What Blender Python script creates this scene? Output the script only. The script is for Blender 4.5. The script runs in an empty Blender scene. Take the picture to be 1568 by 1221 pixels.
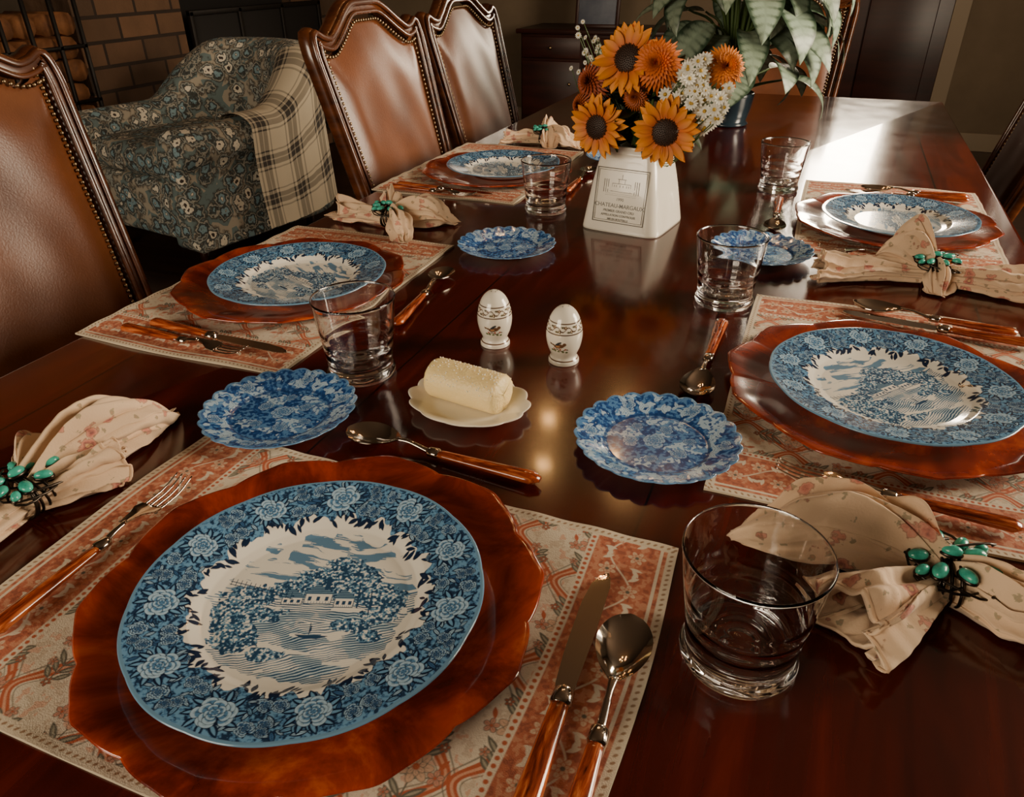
import bpy, math, random
import numpy as np
from mathutils import Matrix, Vector
random.seed(7); rng=np.random.RandomState(5)
TZ=0.76
sc=bpy.context.scene
COL=sc.collection
# ------------------------------------------------------------------ helpers
def T(x,y,z): return Matrix.Translation((x,y,z))
def R(a,ax): return Matrix.Rotation(math.radians(a),4,ax)
def tf(P,M):
    A=np.array(M); s=P.shape
    Q=P.reshape(-1,3)@A[:3,:3].T+A[:3,3]
    return Q.reshape(s)
class MB:
    def __init__(s): s.v=[];s.f=[];s.m=[];s.c=[];s.n=0
    def grid(s,P,wu=False,wv=False,mat=0,col=None,M=None):
        P=np.asarray(P,float)
        if M is not None: P=tf(P,M)
        nu,nv=P.shape[:2]
        idx=np.arange(nu*nv).reshape(nu,nv)
        if wu: idx=np.vstack([idx,idx[:1]])
        if wv: idx=np.hstack([idx,idx[:,:1]])
        q=np.stack([idx[:-1,:-1],idx[1:,:-1],idx[1:,1:],idx[:-1,1:]],-1).reshape(-1,4)
        s.v.append(P.reshape(-1,3)); s.f.append(q+s.n); s.m.append(np.full(len(q),mat))
        if col is None: c=np.ones((nu*nv,4))
        else:
            col=np.asarray(col,float)
            if col.ndim==1: c=np.ones((nu*nv,4)); c[:,:3]=col[:3]
            else: c=np.ones((nu*nv,4)); c[:,:3]=col.reshape(-1,3)
        s.c.append(c); s.n+=nu*nv
    def ell(s,c,r,nu=12,nv=8,mat=0,M=None,col=None):
        u=np.linspace(0,2*np.pi,nu,endpoint=False);v=np.linspace(-np.pi/2,np.pi/2,nv)
        V,Uu=np.meshgrid(v,u,indexing='ij')
        P=np.stack([np.cos(V)*np.cos(Uu)*r[0],np.cos(V)*np.sin(Uu)*r[1],np.sin(V)*r[2]],-1)+np.array(c)
        s.grid(P[:,::-1],wv=True,mat=mat,M=M,col=col)
    def rbox(s,c,size,r=.005,mat=0,M=None,nu=16,nv=8,col=None,fn=None):
        h=np.array(size)/2-r
        u=np.linspace(0,2*np.pi,nu,endpoint=False)+np.pi/nu
        v=np.linspace(-np.pi/2,np.pi/2,nv)
        V,Uu=np.meshgrid(v,u,indexing='ij')
        N=np.stack([np.cos(V)*np.cos(Uu),np.cos(V)*np.sin(Uu),np.sin(V)],-1)
        sg=np.stack([np.sign(np.cos(Uu)),np.sign(np.sin(Uu)),np.sign(V)],-1)
        P=sg*h+N*r
        b=np.zeros((1,nu,3)); b[:,:,2]=-h[2]-r; t=-b
        P=np.vstack([b,P,t])
        if fn is not None: P=fn(P)
        P=P+np.array(c)
        s.grid(P[:,::-1],wv=True,mat=mat,M=M,col=col)
    def tube(s,path,rad,ns=10,mat=0,M=None,cap=True,up=(0,0,1),col=None):
        path=np.asarray(path,float);n=len(path)
        rad=np.asarray(rad,float)
        if rad.ndim==0: rad=np.full((n,2),float(rad))
        if rad.ndim==1: rad=np.stack([rad,rad],1)
        t=np.gradient(path,axis=0);t/=np.linalg.norm(t,axis=1)[:,None]+1e-12
        up=np.array(up,float)
        a=np.cross(t,up);l=np.linalg.norm(a,axis=1)
        a[l<1e-3]=np.array([1,0,0]);a/=np.linalg.norm(a,axis=1)[:,None]
        b=np.cross(a,t)
        ph=np.linspace(0,2*np.pi,ns,endpoint=False)
        P=path[:,None]+a[:,None]*(np.cos(ph)[None,:,None]*rad[:,None,:1])+b[:,None]*(np.sin(ph)[None,:,None]*rad[:,None,1:])
        if cap:
            P=np.concatenate([np.repeat(path[:1,None],ns,1),P,np.repeat(path[-1:,None],ns,1)],0)
        s.grid(P,wv=True,mat=mat,M=M,col=col)
    def lathe(s,prof,n=48,mat=0,M=None,col=None,mod=None):
        prof=np.asarray(prof,float);th=np.linspace(0,2*np.pi,n,endpoint=False)
        r=prof[:,0][:,None]*np.ones(n);z=prof[:,1][:,None]*np.ones(n);TH=th[None]*np.ones((len(prof),1))
        if mod: r,z=mod(r,z,TH)
        P=np.stack([r*np.cos(TH),r*np.sin(TH),z],-1)
        s.grid(P[:,::-1],wv=True,mat=mat,M=M,col=col)
    def mesh(s,name,mats,smooth=True,usecol=False):
        V=np.concatenate(s.v);F=np.concatenate(s.f);Mi=np.concatenate(s.m)
        me=bpy.data.meshes.new(name)
        me.vertices.add(len(V));me.vertices.foreach_set('co',V.astype(np.float32).ravel())
        me.loops.add(len(F)*4);me.loops.foreach_set('vertex_index',F.astype(np.int32).ravel())
        me.polygons.add(len(F));me.polygons.foreach_set('loop_start',np.arange(0,len(F)*4,4,dtype=np.int32))
        me.polygons.foreach_set('loop_total',np.full(len(F),4,dtype=np.int32))
        for m in mats: me.materials.append(m)
        me.polygons.foreach_set('material_index',Mi.astype(np.int32))
        me.polygons.foreach_set('use_smooth',np.full(len(F),smooth))
        me.update(calc_edges=True)
        if usecol:
            ca=me.color_attributes.new('Col','FLOAT_COLOR','POINT')
            ca.data.foreach_set('color',np.concatenate(s.c).astype(np.float32).ravel())
        me.validate()
        return me
    def obj(s,name,mats,parent=None,M=None,smooth=True,usecol=False):
        return put(name,s.mesh(name,mats,smooth,usecol),parent,M)
def put(name,me,parent=None,M=None):
    o=bpy.data.objects.new(name,me);COL.objects.link(o)
    if M is not None:o.matrix_world=M
    if parent is not None:
        o.parent=parent
    return o
def empty(name,M=None):
    o=bpy.data.objects.new(name,None);COL.objects.link(o);o.empty_display_size=.05
    if M is not None:o.matrix_world=M
    return o
def catmull(pts,n=8):
    p=np.asarray(pts,float);p=np.vstack([2*p[0]-p[1],p,2*p[-1]-p[-2]]);o=[]
    for i in range(1,len(p)-2):
        for t in np.linspace(0,1,n,endpoint=False):
            a,b,c,d=p[i-1:i+3]
            o.append(.5*((2*b)+(-a+c)*t+(2*a-5*b+4*c-d)*t*t+(-a+3*b-3*c+d)*t**3))
    o.append(p[-2]);return np.array(o)
def sm(a,b,x):
    t=np.clip((x-a)/(b-a),0,1);return t*t*(3-2*t)
_tab=np.random.RandomState(77).rand(256,256)
def vn(x,y):
    xi=np.floor(x).astype(int);yi=np.floor(y).astype(int);u=x-xi;v=y-yi;u=u*u*(3-2*u);v=v*v*(3-2*v)
    g=lambda i,j:_tab[np.mod(i,256),np.mod(j,256)]
    return (g(xi,yi)*(1-u)+g(xi+1,yi)*u)*(1-v)+(g(xi,yi+1)*(1-u)+g(xi+1,yi+1)*u)*v
def fbm(x,y,o=3):
    s=0;a=.5;t=0
    for k in range(o): s=s+a*vn(x*2**k+k*17.3,y*2**k+k*9.1);t+=a;a*=.55
    return s/t
# ------------------------------------------------------------------ materials
def mat(name,color=(.5,.5,.5),rough=.5,metal=0,**kw):
    m=bpy.data.materials.new(name);m.use_nodes=True
    b=m.node_tree.nodes['Principled BSDF']
    b.inputs['Base Color'].default_value=(*color,1);b.inputs['Roughness'].default_value=rough
    b.inputs['Metallic'].default_value=metal
    for k,v in kw.items():
        k=k.replace('_',' ')
        b.inputs[k].default_value=v
    return m
def N(m,t,**kw):
    n=m.node_tree.nodes.new(t)
    for k,v in kw.items():
        if hasattr(n,k): setattr(n,k,v)
        else: n.inputs[k].default_value=v
    return n
def L(m,a,b): m.node_tree.links.new(a,b)
def B(m): return m.node_tree.nodes['Principled BSDF']
def coords(m,scale=(1,1,1),rot=(0,0,0),loc=(0,0,0)):
    tc=N(m,'ShaderNodeTexCoord');mp=N(m,'ShaderNodeMapping')
    mp.inputs['Scale'].default_value=scale;mp.inputs['Rotation'].default_value=rot;mp.inputs['Location'].default_value=loc
    L(m,tc.outputs['Object'],mp.inputs['Vector']);return mp.outputs['Vector']
def ramp(m,fac,stops,interp='LINEAR'):
    r=N(m,'ShaderNodeValToRGB');r.color_ramp.interpolation=interp
    e=r.color_ramp.elements
    while len(e)<len(stops): e.new(.5)
    for i,(p,c) in enumerate(stops): e[i].position=p;e[i].color=(*c,1)
    L(m,fac,r.inputs['Fac']);return r.outputs['Color']
def noise(m,vec,scale=5,detail=4,rough=.5,dist=0):
    n=N(m,'ShaderNodeTexNoise');n.inputs['Scale'].default_value=scale;n.inputs['Detail'].default_value=detail
    n.inputs['Roughness'].default_value=rough;n.inputs['Distortion'].default_value=dist
    L(m,vec,n.inputs['Vector']);return n.outputs['Fac']
def bump(m,h,strength=.2,dist=.01):
    b=N(m,'ShaderNodeBump');b.inputs['Strength'].default_value=strength;b.inputs['Distance'].default_value=dist
    L(m,h,b.inputs['Height']);L(m,b.outputs['Normal'],B(m).inputs['Normal'])
def noisy(name,stops,scale,rough=.5,detail=4,dist=0,vscale=(1,1,1),bmp=0,bscale=None,**kw):
    m=mat(name,(.5,.5,.5),rough,**kw);v=coords(m,vscale)
    f=noise(m,v,scale,detail,.6,dist);L(m,ramp(m,f,stops),B(m).inputs['Base Color'])
    if bmp:
        h=noise(m,coords(m),bscale or scale*4,3);bump(m,h,bmp,.003)
    return m
def attr(name,rough=.3,**kw):
    m=mat(name,rough=rough,**kw);a=N(m,'ShaderNodeAttribute');a.attribute_name='Col'
    L(m,a.outputs['Color'],B(m).inputs['Base Color']);return m
def mixc(m,fac,a,b):
    x=N(m,'ShaderNodeMix');x.data_type='RGBA'
    if isinstance(fac,float): x.inputs[0].default_value=fac
    else: L(m,fac,x.inputs[0])
    for s,i in((a,6),(b,7)):
        if isinstance(s,tuple): x.inputs[i].default_value=(*s,1)
        else: L(m,s,x.inputs[i])
    return x.outputs[2]
def math_(m,op,a,b=None):
    x=N(m,'ShaderNodeMath');x.operation=op
    for i,s in enumerate((a,b)):
        if s is None: continue
        if isinstance(s,(int,float)): x.inputs[i].default_value=s
        else: L(m,s,x.inputs[i])
    return x.outputs[0]

# wood table
mTable=mat('table_wood',rough=.16,**{'Coat_Weight':.35,'Coat_Roughness':.08})
v=coords(mTable,(9,.8,9));f=noise(mTable,v,3,6,.62,.6)
cw=ramp(mTable,f,[(.25,(.022,.0016,.0005)),(.55,(.062,.0045,.0012)),(.8,(.125,.0110,.0025))])
tc=N(mTable,'ShaderNodeTexCoord');sx=N(mTable,'ShaderNodeSeparateXYZ');L(mTable,tc.outputs['Object'],sx.inputs[0])
def groove(x0,axis='X',w=.0016):
    d=math_(mTable,'ABSOLUTE',math_(mTable,'SUBTRACT',sx.outputs[axis],x0));return math_(mTable,'LESS_THAN',d,w)
g=groove(-.785)
for x0,ax in((.255,'X'),(-.44,'X'),(-.09,'X'),(1.22,'Y'),(1.92,'Y')):
    g=math_(mTable,'MAXIMUM',g,groove(x0,ax,.0012 if ax=='Y' else .0012 if abs(x0)<.5 and x0!=.255 else .0018))
L(mTable,mixc(mTable,g,cw,(.006,.0012,.0008)),B(mTable).inputs['Base Color'])
rr=noise(mTable,coords(mTable,(3,3,3)),4,3);mr=N(mTable,'ShaderNodeMapRange');L(mTable,rr,mr.inputs[0]);mr.inputs[3].default_value=.10;mr.inputs[4].default_value=.24
L(mTable,mr.outputs[0],B(mTable).inputs['Roughness'])
bump(mTable,f,.05,.002)
mWood=noisy('chair_wood',[(.3,(.025,.006,.002)),(.7,(.12,.034,.010))],4,.25,vscale=(2,2,8),Coat_Weight=.3)
mLeather=noisy('brown_leather',[(.25,(.085,.024,.008)),(.75,(.19,.060,.019))],5,.34,5,bmp=.12,bscale=260)
mLeather2=noisy('dark_leather',[(.25,(.03,.009,.004)),(.75,(.055,.017,.007))],5,.4,bmp=.12,bscale=260)
mBrass=mat('nailhead_brass',(.35,.25,.14),.35,1)
mSteel=mat('polished_steel',(.58,.51,.43),.09,1)
mAmber=noisy('amber_horn',[(.3,(.05,.005,.002)),(.5,(.30,.045,.008)),(.7,(.70,.22,.06))],1.6,.18,4,.8,vscale=(120,14,120),Coat_Weight=.6)
mCharger=noisy('charger_lacquer',[(.28,(.040,.0035,.001)),(.43,(.15,.0125,.0025)),(.57,(.33,.036,.006)),(.70,(.58,.11,.015)),(.8,(.26,.032,.005))],8,.17,7,2.0,Coat_Weight=.8,Coat_Roughness=.05)
mGlass=mat('clear_glass',(1,1,1),0.0,IOR=1.45);B(mGlass).inputs['Transmission Weight'].default_value=1
mPlate=attr('transferware_glaze',.16,Coat_Weight=.5,Coat_Roughness=.05)
mMat=attr('printed_cotton',.85)
wv=noise(mMat,coords(mMat,(1,1,1)),900,2);bump(mMat,wv,.35,.001)
mCer=mat('white_ceramic',(.80,.75,.64),.2,Coat_Weight=.4)
mInk=mat('grey_print',(.13,.12,.10),.4)
mLeaf=attr('leaf',.4)
mPetal=attr('petal',.6)
mButter=mat('butter',(.90,.70,.33),.4,Subsurface_Weight=.2);B(mButter).inputs['Subsurface Radius'].default_value=(.01,.007,.003)
bump(mButter,noise(mButter,coords(mButter),380,3),.5,.002)
mSalt=mat('salt',(.92,.87,.72),.3)
mTurq=noisy('turquoise',[(.35,(.02,.24,.18)),(.7,(.07,.50,.38))],90,.22)
mWire=mat('dark_wire',(.05,.04,.032),.3,.9)
mPot=mat('dark_glazed_pot',(.02,.035,.05),.2)
mStem=mat('stem_green',(.05,.09,.02),.5)
mEdge=mat('cloth_hem',(.55,.36,.22),.9)
# napkin: cream cloth with two scales of small printed blossoms
mNap=mat('napkin_cloth',rough=.9,Sheen_Weight=.15)
def blossoms(scale,warp,stops):
    vo=N(mNap,'ShaderNodeTexVoronoi');vo.inputs['Scale'].default_value=scale;L(mNap,coords(mNap,loc=(scale*.013,.2,.1)),vo.inputs['Vector'])
    d=math_(mNap,'ADD',vo.outputs['Distance'],math_(mNap,'MULTIPLY',math_(mNap,'SUBTRACT',noise(mNap,coords(mNap),scale*4,3),.5),warp))
    return d
base=mixc(mNap,noise(mNap,coords(mNap),14,2),(.72,.54,.36),(.62,.42,.27))
d1=blossoms(34,.55,None)
m1=ramp(mNap,d1,[(.0,(1,1,1)),(.24,(1,1,1)),(.28,(0,0,0))]);c1_=ramp(mNap,d1,[(.0,(.62,.36,.16)),(.07,(.20,.04,.05)),(.14,(.46,.13,.10)),(.21,(.58,.24,.17)),(.25,(.24,.09,.06))])
d2_=blossoms(70,.7,None)
m2=ramp(mNap,d2_,[(.0,(1,1,1)),(.16,(1,1,1)),(.20,(0,0,0))]);c2_=ramp(mNap,d2_,[(.0,(.36,.17,.10)),(.10,(.22,.20,.12)),(.2,(.28,.24,.15))])
L(mNap,mixc(mNap,math_(mNap,'MULTIPLY',m1,.85),mixc(mNap,math_(mNap,'MULTIPLY',m2,.75),base,c2_),c1_),B(mNap).inputs['Base Color']);bump(mNap,noise(mNap,coords(mNap),500,2),.3,.001)
# armchair fabric
mFab=mat('floral_upholstery',rough=.9)
vc=coords(mFab);n2=noise(mFab,vc,50,3)
vo=N(mFab,'ShaderNodeTexVoronoi');vo.inputs['Scale'].default_value=16;L(mFab,vc,vo.inputs['Vector'])
d2=math_(mFab,'ADD',vo.outputs['Distance'],math_(mFab,'MULTIPLY',math_(mFab,'SUBTRACT',n2,.5),.7))
fl=ramp(mFab,d2,[(.0,(.05,.035,.03)),(.11,(.05,.035,.03)),(.14,(.85,.78,.64)),(.30,(.74,.68,.56)),(.34,(.045,.04,.034)),(.42,(.09,.11,.11)),(.49,(.45,.46,.41)),(.56,(.045,.04,.034)),(.72,(.42,.37,.29))])
vsep=N(mFab,'ShaderNodeSeparateColor');L(mFab,vo.outputs['Color'],vsep.inputs[0])
fl2=ramp(mFab,d2,[(.0,(.80,.73,.60)),(.09,(.05,.06,.07)),(.13,(.26,.39,.43)),(.28,(.20,.32,.37)),(.32,(.045,.04,.034)),(.44,(.07,.09,.09)),(.51,(.45,.43,.36)),(.58,(.045,.04,.034)),(.74,(.16,.22,.22))])
L(mFab,mixc(mFab,math_(mFab,'GREATER_THAN',vsep.outputs[0],.5),fl,fl2),B(mFab).inputs['Base Color'])
mPlaid=attr('plaid_wool',.95)
bump(mPlaid,noise(mPlaid,coords(mPlaid),300,2),.4,.002)
# room materials
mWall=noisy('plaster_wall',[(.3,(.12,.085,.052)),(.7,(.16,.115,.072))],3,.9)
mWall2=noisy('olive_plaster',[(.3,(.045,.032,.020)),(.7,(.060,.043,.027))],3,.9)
mCeil=mat('ceiling_paint',(.055,.036,.024),.9)
mFloor=noisy('floor_wood',[(.3,(.015,.006,.003)),(.7,(.04,.016,.008))],2,.35,vscale=(1,12,1))
mDark=noisy('dark_walnut',[(.3,(.014,.0035,.002)),(.7,(.040,.008,.004))],3,.4,vscale=(1,1,6))
mBlack=mat('soot_black',(.006,.004,.003),.8)
mIron=mat('black_iron',(.015,.012,.01),.5,.6)
mLog=noisy('log_wood',[(.3,(.08,.025,.008)),(.7,(.26,.10,.03))],12,.8)
mTrim=mat('painted_trim',(.24,.18,.115),.6)
mStone=mat('stone_blocks',rough=.9)
tcs=N(mStone,'ShaderNodeTexCoord');sps=N(mStone,'ShaderNodeSeparateXYZ');cbs=N(mStone,'ShaderNodeCombineXYZ');L(mStone,tcs.outputs['Object'],sps.inputs[0])
L(mStone,math_(mStone,'ADD',sps.outputs['Y'],sps.outputs['X']),cbs.inputs[0]);L(mStone,sps.outputs['Z'],cbs.inputs[1])
br=N(mStone,'ShaderNodeTexBrick');L(mStone,cbs.outputs[0],br.inputs['Vector']);br.inputs['Scale'].default_value=1
br.inputs['Brick Width'].default_value=.27;br.inputs['Row Height'].default_value=.12;br.inputs['Mortar Size'].default_value=.009
br.inputs['Color1'].default_value=(.19,.095,.047,1);br.inputs['Color2'].default_value=(.075,.042,.024,1);br.inputs['Mortar'].default_value=(.018,.011,.008,1)
ns=noise(mStone,coords(mStone),9,5)
L(mStone,mixc(mStone,math_(mStone,'MULTIPLY',ns,.6),br.outputs['Color'],(.05,.028,.015)),B(mStone).inputs['Base Color'])
bump(mStone,math_(mStone,'SUBTRACT',ns,br.outputs['Fac']),.8,.02)
# ------------------------------------------------------------------ canvas
class Cv:
    def __init__(s,x0,x1,y0,y1,res,base):
        s.x0,s.y0,s.res=x0,y0,res
        s.w=int((x1-x0)/res)+1;s.h=int((y1-y0)/res)+1
        s.a=np.zeros((s.h,s.w,3));s.a[:]=base
        s.yy=np.broadcast_to((y0+np.arange(s.h)*res)[:,None],(s.h,s.w));s.xx=np.broadcast_to((x0+np.arange(s.w)*res)[None],(s.h,s.w))
    def win(s,cx,cy,r):
        i0=max(0,int((cy-r-s.y0)/s.res));i1=min(s.h,int((cy+r-s.y0)/s.res)+2)
        j0=max(0,int((cx-r-s.x0)/s.res));j1=min(s.w,int((cx+r-s.x0)/s.res)+2)
        if i0>=i1 or j0>=j1: return None
        yy=(s.y0+np.arange(i0,i1)*s.res)[:,None];xx=(s.x0+np.arange(j0,j1)*s.res)[None]
        return slice(i0,i1),slice(j0,j1),xx,yy
    def mixin(s,sl,m,col,al=1):
        m=np.clip(m,0,1)[...,None]*al
        s.a[sl]=s.a[sl]*(1-m)+np.array(col)*m
    def full(s,m,col,al=1): s.mixin((slice(None),slice(None)),m*1.0,col,al)
    def ell(s,cx,cy,rx,ry,ang,col,al=1,leaf=False):
        w=s.win(cx,cy,max(rx,ry)*1.1+s.res)
        if w is None:return
        i,j,xx,yy=w;c,n=math.cos(ang),math.sin(ang)
        u=(xx-cx)*c+(yy-cy)*n;v=-(xx-cx)*n+(yy-cy)*c
        if leaf: d=np.abs(v)-ry*np.clip(1-(u/rx)**2,0,1);d=np.where(np.abs(u)<rx,d,1)
        else: d=(np.sqrt((u/rx)**2+(v/ry)**2)-1)*min(rx,ry)
        s.mixin((i,j),.5-d/s.res,col,al)
    def line(s,x0,y0,x1,y1,w,col,al=1):
        cx,cy=(x0+x1)/2,(y0+y1)/2;r=math.hypot(x1-x0,y1-y0)/2+w
        k=s.win(cx,cy,r)
        if k is None:return
        i,j,xx,yy=k;dx,dy=x1-x0,y1-y0;l2=dx*dx+dy*dy+1e-12
        t=np.clip(((xx-x0)*dx+(yy-y0)*dy)/l2,0,1)
        d=np.hypot(xx-x0-t*dx,yy-y0-t*dy)-w/2
        s.mixin((i,j),.5-d/s.res,col,al)
    def curve(s,pts,w,col,al=1):
        for a,b in zip(pts[:-1],pts[1:]): s.line(a[0],a[1],b[0],b[1],w,col,al)
    def flower(s,cx,cy,Rr,n,fill,out,cen,rot=0,two=True):
        for ring,(k,rr) in enumerate([(1,Rr)]+([(.58,Rr)] if two else [])):
            for q in range(n):
                a=rot+ring*math.pi/n+q*2*math.pi/n;d=rr*k*.58
                s.ell(cx+d*math.cos(a),cy+d*math.sin(a),rr*k*.44,rr*k*1.5/n+rr*.05,a,out)
                s.ell(cx+d*math.cos(a),cy+d*math.sin(a),rr*k*.44-.0005,max(.0004,rr*k*1.5/n+rr*.05-.0005),a,fill)
                s.line(cx+rr*k*.3*math.cos(a),cy+rr*k*.3*math.sin(a),cx+rr*k*.75*math.cos(a),cy+rr*k*.75*math.sin(a),.0004,out,.7)
        s.ell(cx,cy,Rr*.2,Rr*.2,0,cen)
    def rose(s,cx,cy,Rr,light,mid,dark,rot=0):
        s.ell(cx,cy,Rr*.8,Rr*.8,0,dark)
        for k,n,sz in((.70,8,.33),(.50,6,.30),(.30,5,.22),(.12,3,.15)):
            for q in range(n):
                a=rot+q*2*math.pi/n+k*5+.25*math.sin(q*2.3+rot*3);kk=k*(1+.12*math.sin(q*1.7+rot*5));x=cx+Rr*kk*math.cos(a);y=cy+Rr*kk*math.sin(a)
                s.ell(x,y,Rr*sz*.85,Rr*sz*1.12,a,dark)
                s.ell(x+Rr*.015*math.cos(a),y+Rr*.015*math.sin(a),Rr*sz*.85-.0005,Rr*sz*1.12-.0005,a,light)
                s.ell(x-Rr*sz*.34*math.cos(a),y-Rr*sz*.34*math.sin(a),Rr*sz*.56,Rr*sz*.85,a,mid)
                for e in(-.5,0,.5): s.line(x-Rr*sz*.6*math.cos(a+e*.2),y-Rr*sz*.6*math.sin(a+e*.2),x+Rr*sz*.45*math.cos(a+e),y+Rr*sz*.45*math.sin(a+e),.00035,dark,.6)
    def sample(s,x,y):
        fx=np.clip((x-s.x0)/s.res,0,s.w-1.001);fy=np.clip((y-s.y0)/s.res,0,s.h-1.001)
        j=fx.astype(int);i=fy.astype(int);u=(fx-j)[...,None];v=(fy-i)[...,None]
        a=s.a;return (a[i,j]*(1-u)+a[i,j+1]*u)*(1-v)+(a[i+1,j]*(1-u)+a[i+1,j+1]*u)*v
# ------------------------------------------------------------------ dinner plate
CR=np.array((.80,.77,.68));NV=(.008,.020,.055);MB_=(.045,.135,.30);LB=(.15,.33,.53);PB=(.36,.55,.72)
def dinner_canvas():
    c=Cv(-.136,.136,-.136,.136,.00025,CR);xx,yy=c.xx,c.yy
    r=np.hypot(xx,yy);th=np.arctan2(yy,xx)
    edge=.0930+.0040*np.sin(th*18)+.002*np.sin(th*47)+.004*(fbm(xx*160,yy*160)-.5)
    c.full(np.clip(.5-(edge-r)/c.res,0,1),(.070,.185,.35))
    rim=r>edge
    n=fbm(xx*420+7,yy*420);c.full(rim&(n>.54),LB,.9);c.full(rim&(n<.41),NV,.9)
    rs=random.Random(3)
    for k in range(190):
        a=k*6.2832/190+rs.uniform(-.02,.02);q=.0905+.0040*math.sin(a*18)+rs.uniform(-.0045,.003);l=rs.uniform(.0030,.0058)
        if (k//4)%5!=0:
            t=a+math.pi+rs.uniform(-1.1,1.1);c.ell(q*math.cos(a),q*math.sin(a),l,l*.36,t,NV,1,True)
    for k in range(11):
        a0=k*.5712+.2
        for q in range(28):
            a=a0+rs.uniform(-.30,.30);rr=rs.uniform(.095,.129);t=rs.uniform(0,6.28);l=rs.uniform(.004,.0068)
            c.ell(rr*math.cos(a),rr*math.sin(a),l,l*.38,t,NV,1,True)
            c.ell(rr*math.cos(a),rr*math.sin(a),l*.8,l*.2,t,rs.choice([LB,PB,PB,MB_]),1,True)
            c.line(rr*math.cos(a)-l*.8*math.cos(t),rr*math.sin(a)-l*.8*math.sin(t),rr*math.cos(a)+l*.8*math.cos(t),rr*math.sin(a)+l*.8*math.sin(t),.0004,NV)
    for k in range(11):
        a0=k*.5712+.2
        for da,rr,s_ in((.20,.1215,.0070),(.27,.1015,.0062),(-.19,.1015,.0065),(.33,.118,.0058),(-.25,.124,.0048),(.0,.0965,.0042)):
            a=a0+da+rs.uniform(-.03,.03);c.rose(rr*math.cos(a),rr*math.sin(a),s_,PB,MB_,NV,a)
        rr=.1125+rs.uniform(-.002,.002);x,y=rr*math.cos(a0),rr*math.sin(a0);S_=rs.uniform(.0125,.0148)
        for q in range(10):
            t=a0+q*.628;c.ell(x+S_*1.02*math.cos(t),y+S_*1.02*math.sin(t),.0072,.0030,t+.3,NV,1,True);c.ell(x+S_*1.02*math.cos(t),y+S_*1.02*math.sin(t),.0054,.0012,t+.3,LB,1,True)
        c.rose(x,y,S_,(.38,.56,.72),(.09,.23,.42),NV,a0)
    c.full(np.clip(.5-(.1315-r)/c.res,0,1),(.14,.28,.42))
    A=math.radians(20);ca,sa=math.cos(A),math.sin(A)
    X=xx*ca+yy*sa;Y=-xx*sa+yy*ca
    S1=(.080,.205,.35);S2=(.020,.060,.130);LT=(.25,.42,.55)
    nz=fbm(X*60,Y*60);vig=r<(.0770+.010*(nz-.5)*2)
    w=.012*(fbm(X*35+3,Y*35)-.5)
    cl=fbm(X*30+2,(Y+w*1.8+.16*X)*165+5,3)
    sky=vig&(Y>-.002)&(cl>.480+.10*(1-sm(.006,.026,Y)))&~((X<-.025)&(Y>.042)&(nz<.50))
    c.full(sky,S1,.95);c.full(sky&(np.sin((Y+w+.16*X)*2*np.pi/.0019)>.3)&(cl<.56),CR,.85)
    hz=.003+.012*fbm(X*40+9,X*0+.5)
    gr=vig&(Y<hz)
    u_=Y+.26*X*np.where(Y<-.022,-1,.3)+.0065*fbm(X*45,Y*50)
    st=np.sin(2*np.pi*u_/.0023);gf=fbm(X*48+20,Y*80)
    c.full(gr&(gf>.52)&(Y<-.012),(.40,.55,.62),.7)
    c.full(gr&(st>.95-1.9*gf),S1,.95);c.full(gr&(st>1.60-1.75*gf),S2,.9)
    c.full(gr&(fbm(X*34+60,Y*120)>.69),CR,.9)
    fol=fbm(X*560,Y*560,2)
    trees=[(.024,.023,.022,.020),(.000,.023,.017,.013),(-.020,.012,.020,.009),(.045,.009,.017,.014),(-.050,.003,.019,.010),(-.060,-.016,.014,.015),(.056,-.013,.014,.008),(-.038,-.014,.019,.008),(-.049,-.038,.016,.013),(.035,-.024,.014,.006),(.064,.002,.009,.011),(.014,.041,.011,.008),(-.022,-.052,.013,.006),(.050,-.034,.010,.006)]
    for (tx,ty,rx,ry) in trees:
        e=np.sqrt(((X-tx)/rx)**2+((Y-ty)/ry)**2);inn=(e<.70+.75*fbm(X*190+tx*900,Y*190,2))&(r<.080)
        sh=((X-tx)/rx*-.25+(Y-ty)/ry*.45)
        c.full(inn,S1,.95);c.full(inn&(fol<.45-.14*sh),S2,1);c.full(inn&(fol>.57-.07*sh),LT,.9);c.full(inn&(fol>.67-.08*sh),CR,.9)
    def W(x,y): return (x*ca-y*sa,x*sa+y*ca)
    def ln(x0,y0,x1,y1,w,col,al=1):
        a=W(x0,y0);b=W(x1,y1);c.line(*a,*b,w,col,al)
    def quad(x0,x1,y0,y1,col):
        for q in np.arange(y0,y1,.0004): ln(x0,q,x1,q,.0007,col)
    for (x,y,w_,h) in((.004,.003,.021,.0110),(.025,-.001,.015,.0100),(-.016,.000,.016,.0078)):
        quad(x-w_/2,x+w_/2,y-h*.5,y+h*.45,tuple(CR))
        for q in range(16): ln(x-w_*.62+q*w_*.026,y+h*.42+q*.0006,x+w_*.62-q*w_*.045,y+h*.42+q*.0006,.0007,S2 if q%3 else LT)
        for q in(-.32,0,.32): quad(x+q*w_-.001,x+q*w_+.001,y-h*.2,y+h*.15,S2)
        for q in np.arange(-.45,.5,.11): ln(x+q*w_,y-h*.5,x+q*w_,y-h*.3,.0004,S1)
        ln(x-w_*.5,y-h*.5,x+w_*.5,y-h*.5,.0007,S2);ln(x-w_*.5,y-h*.5,x-w_*.5,y+h*.4,.0006,S2);ln(x+w_*.5,y-h*.5,x+w_*.5,y+h*.4,.0006,S2)
    quad(.007,.0105,.013,.0235,S2);ln(.034,.02,.036,-.006,.0013,S2);ln(.045,.01,.046,-.012,.001,S2)
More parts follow.
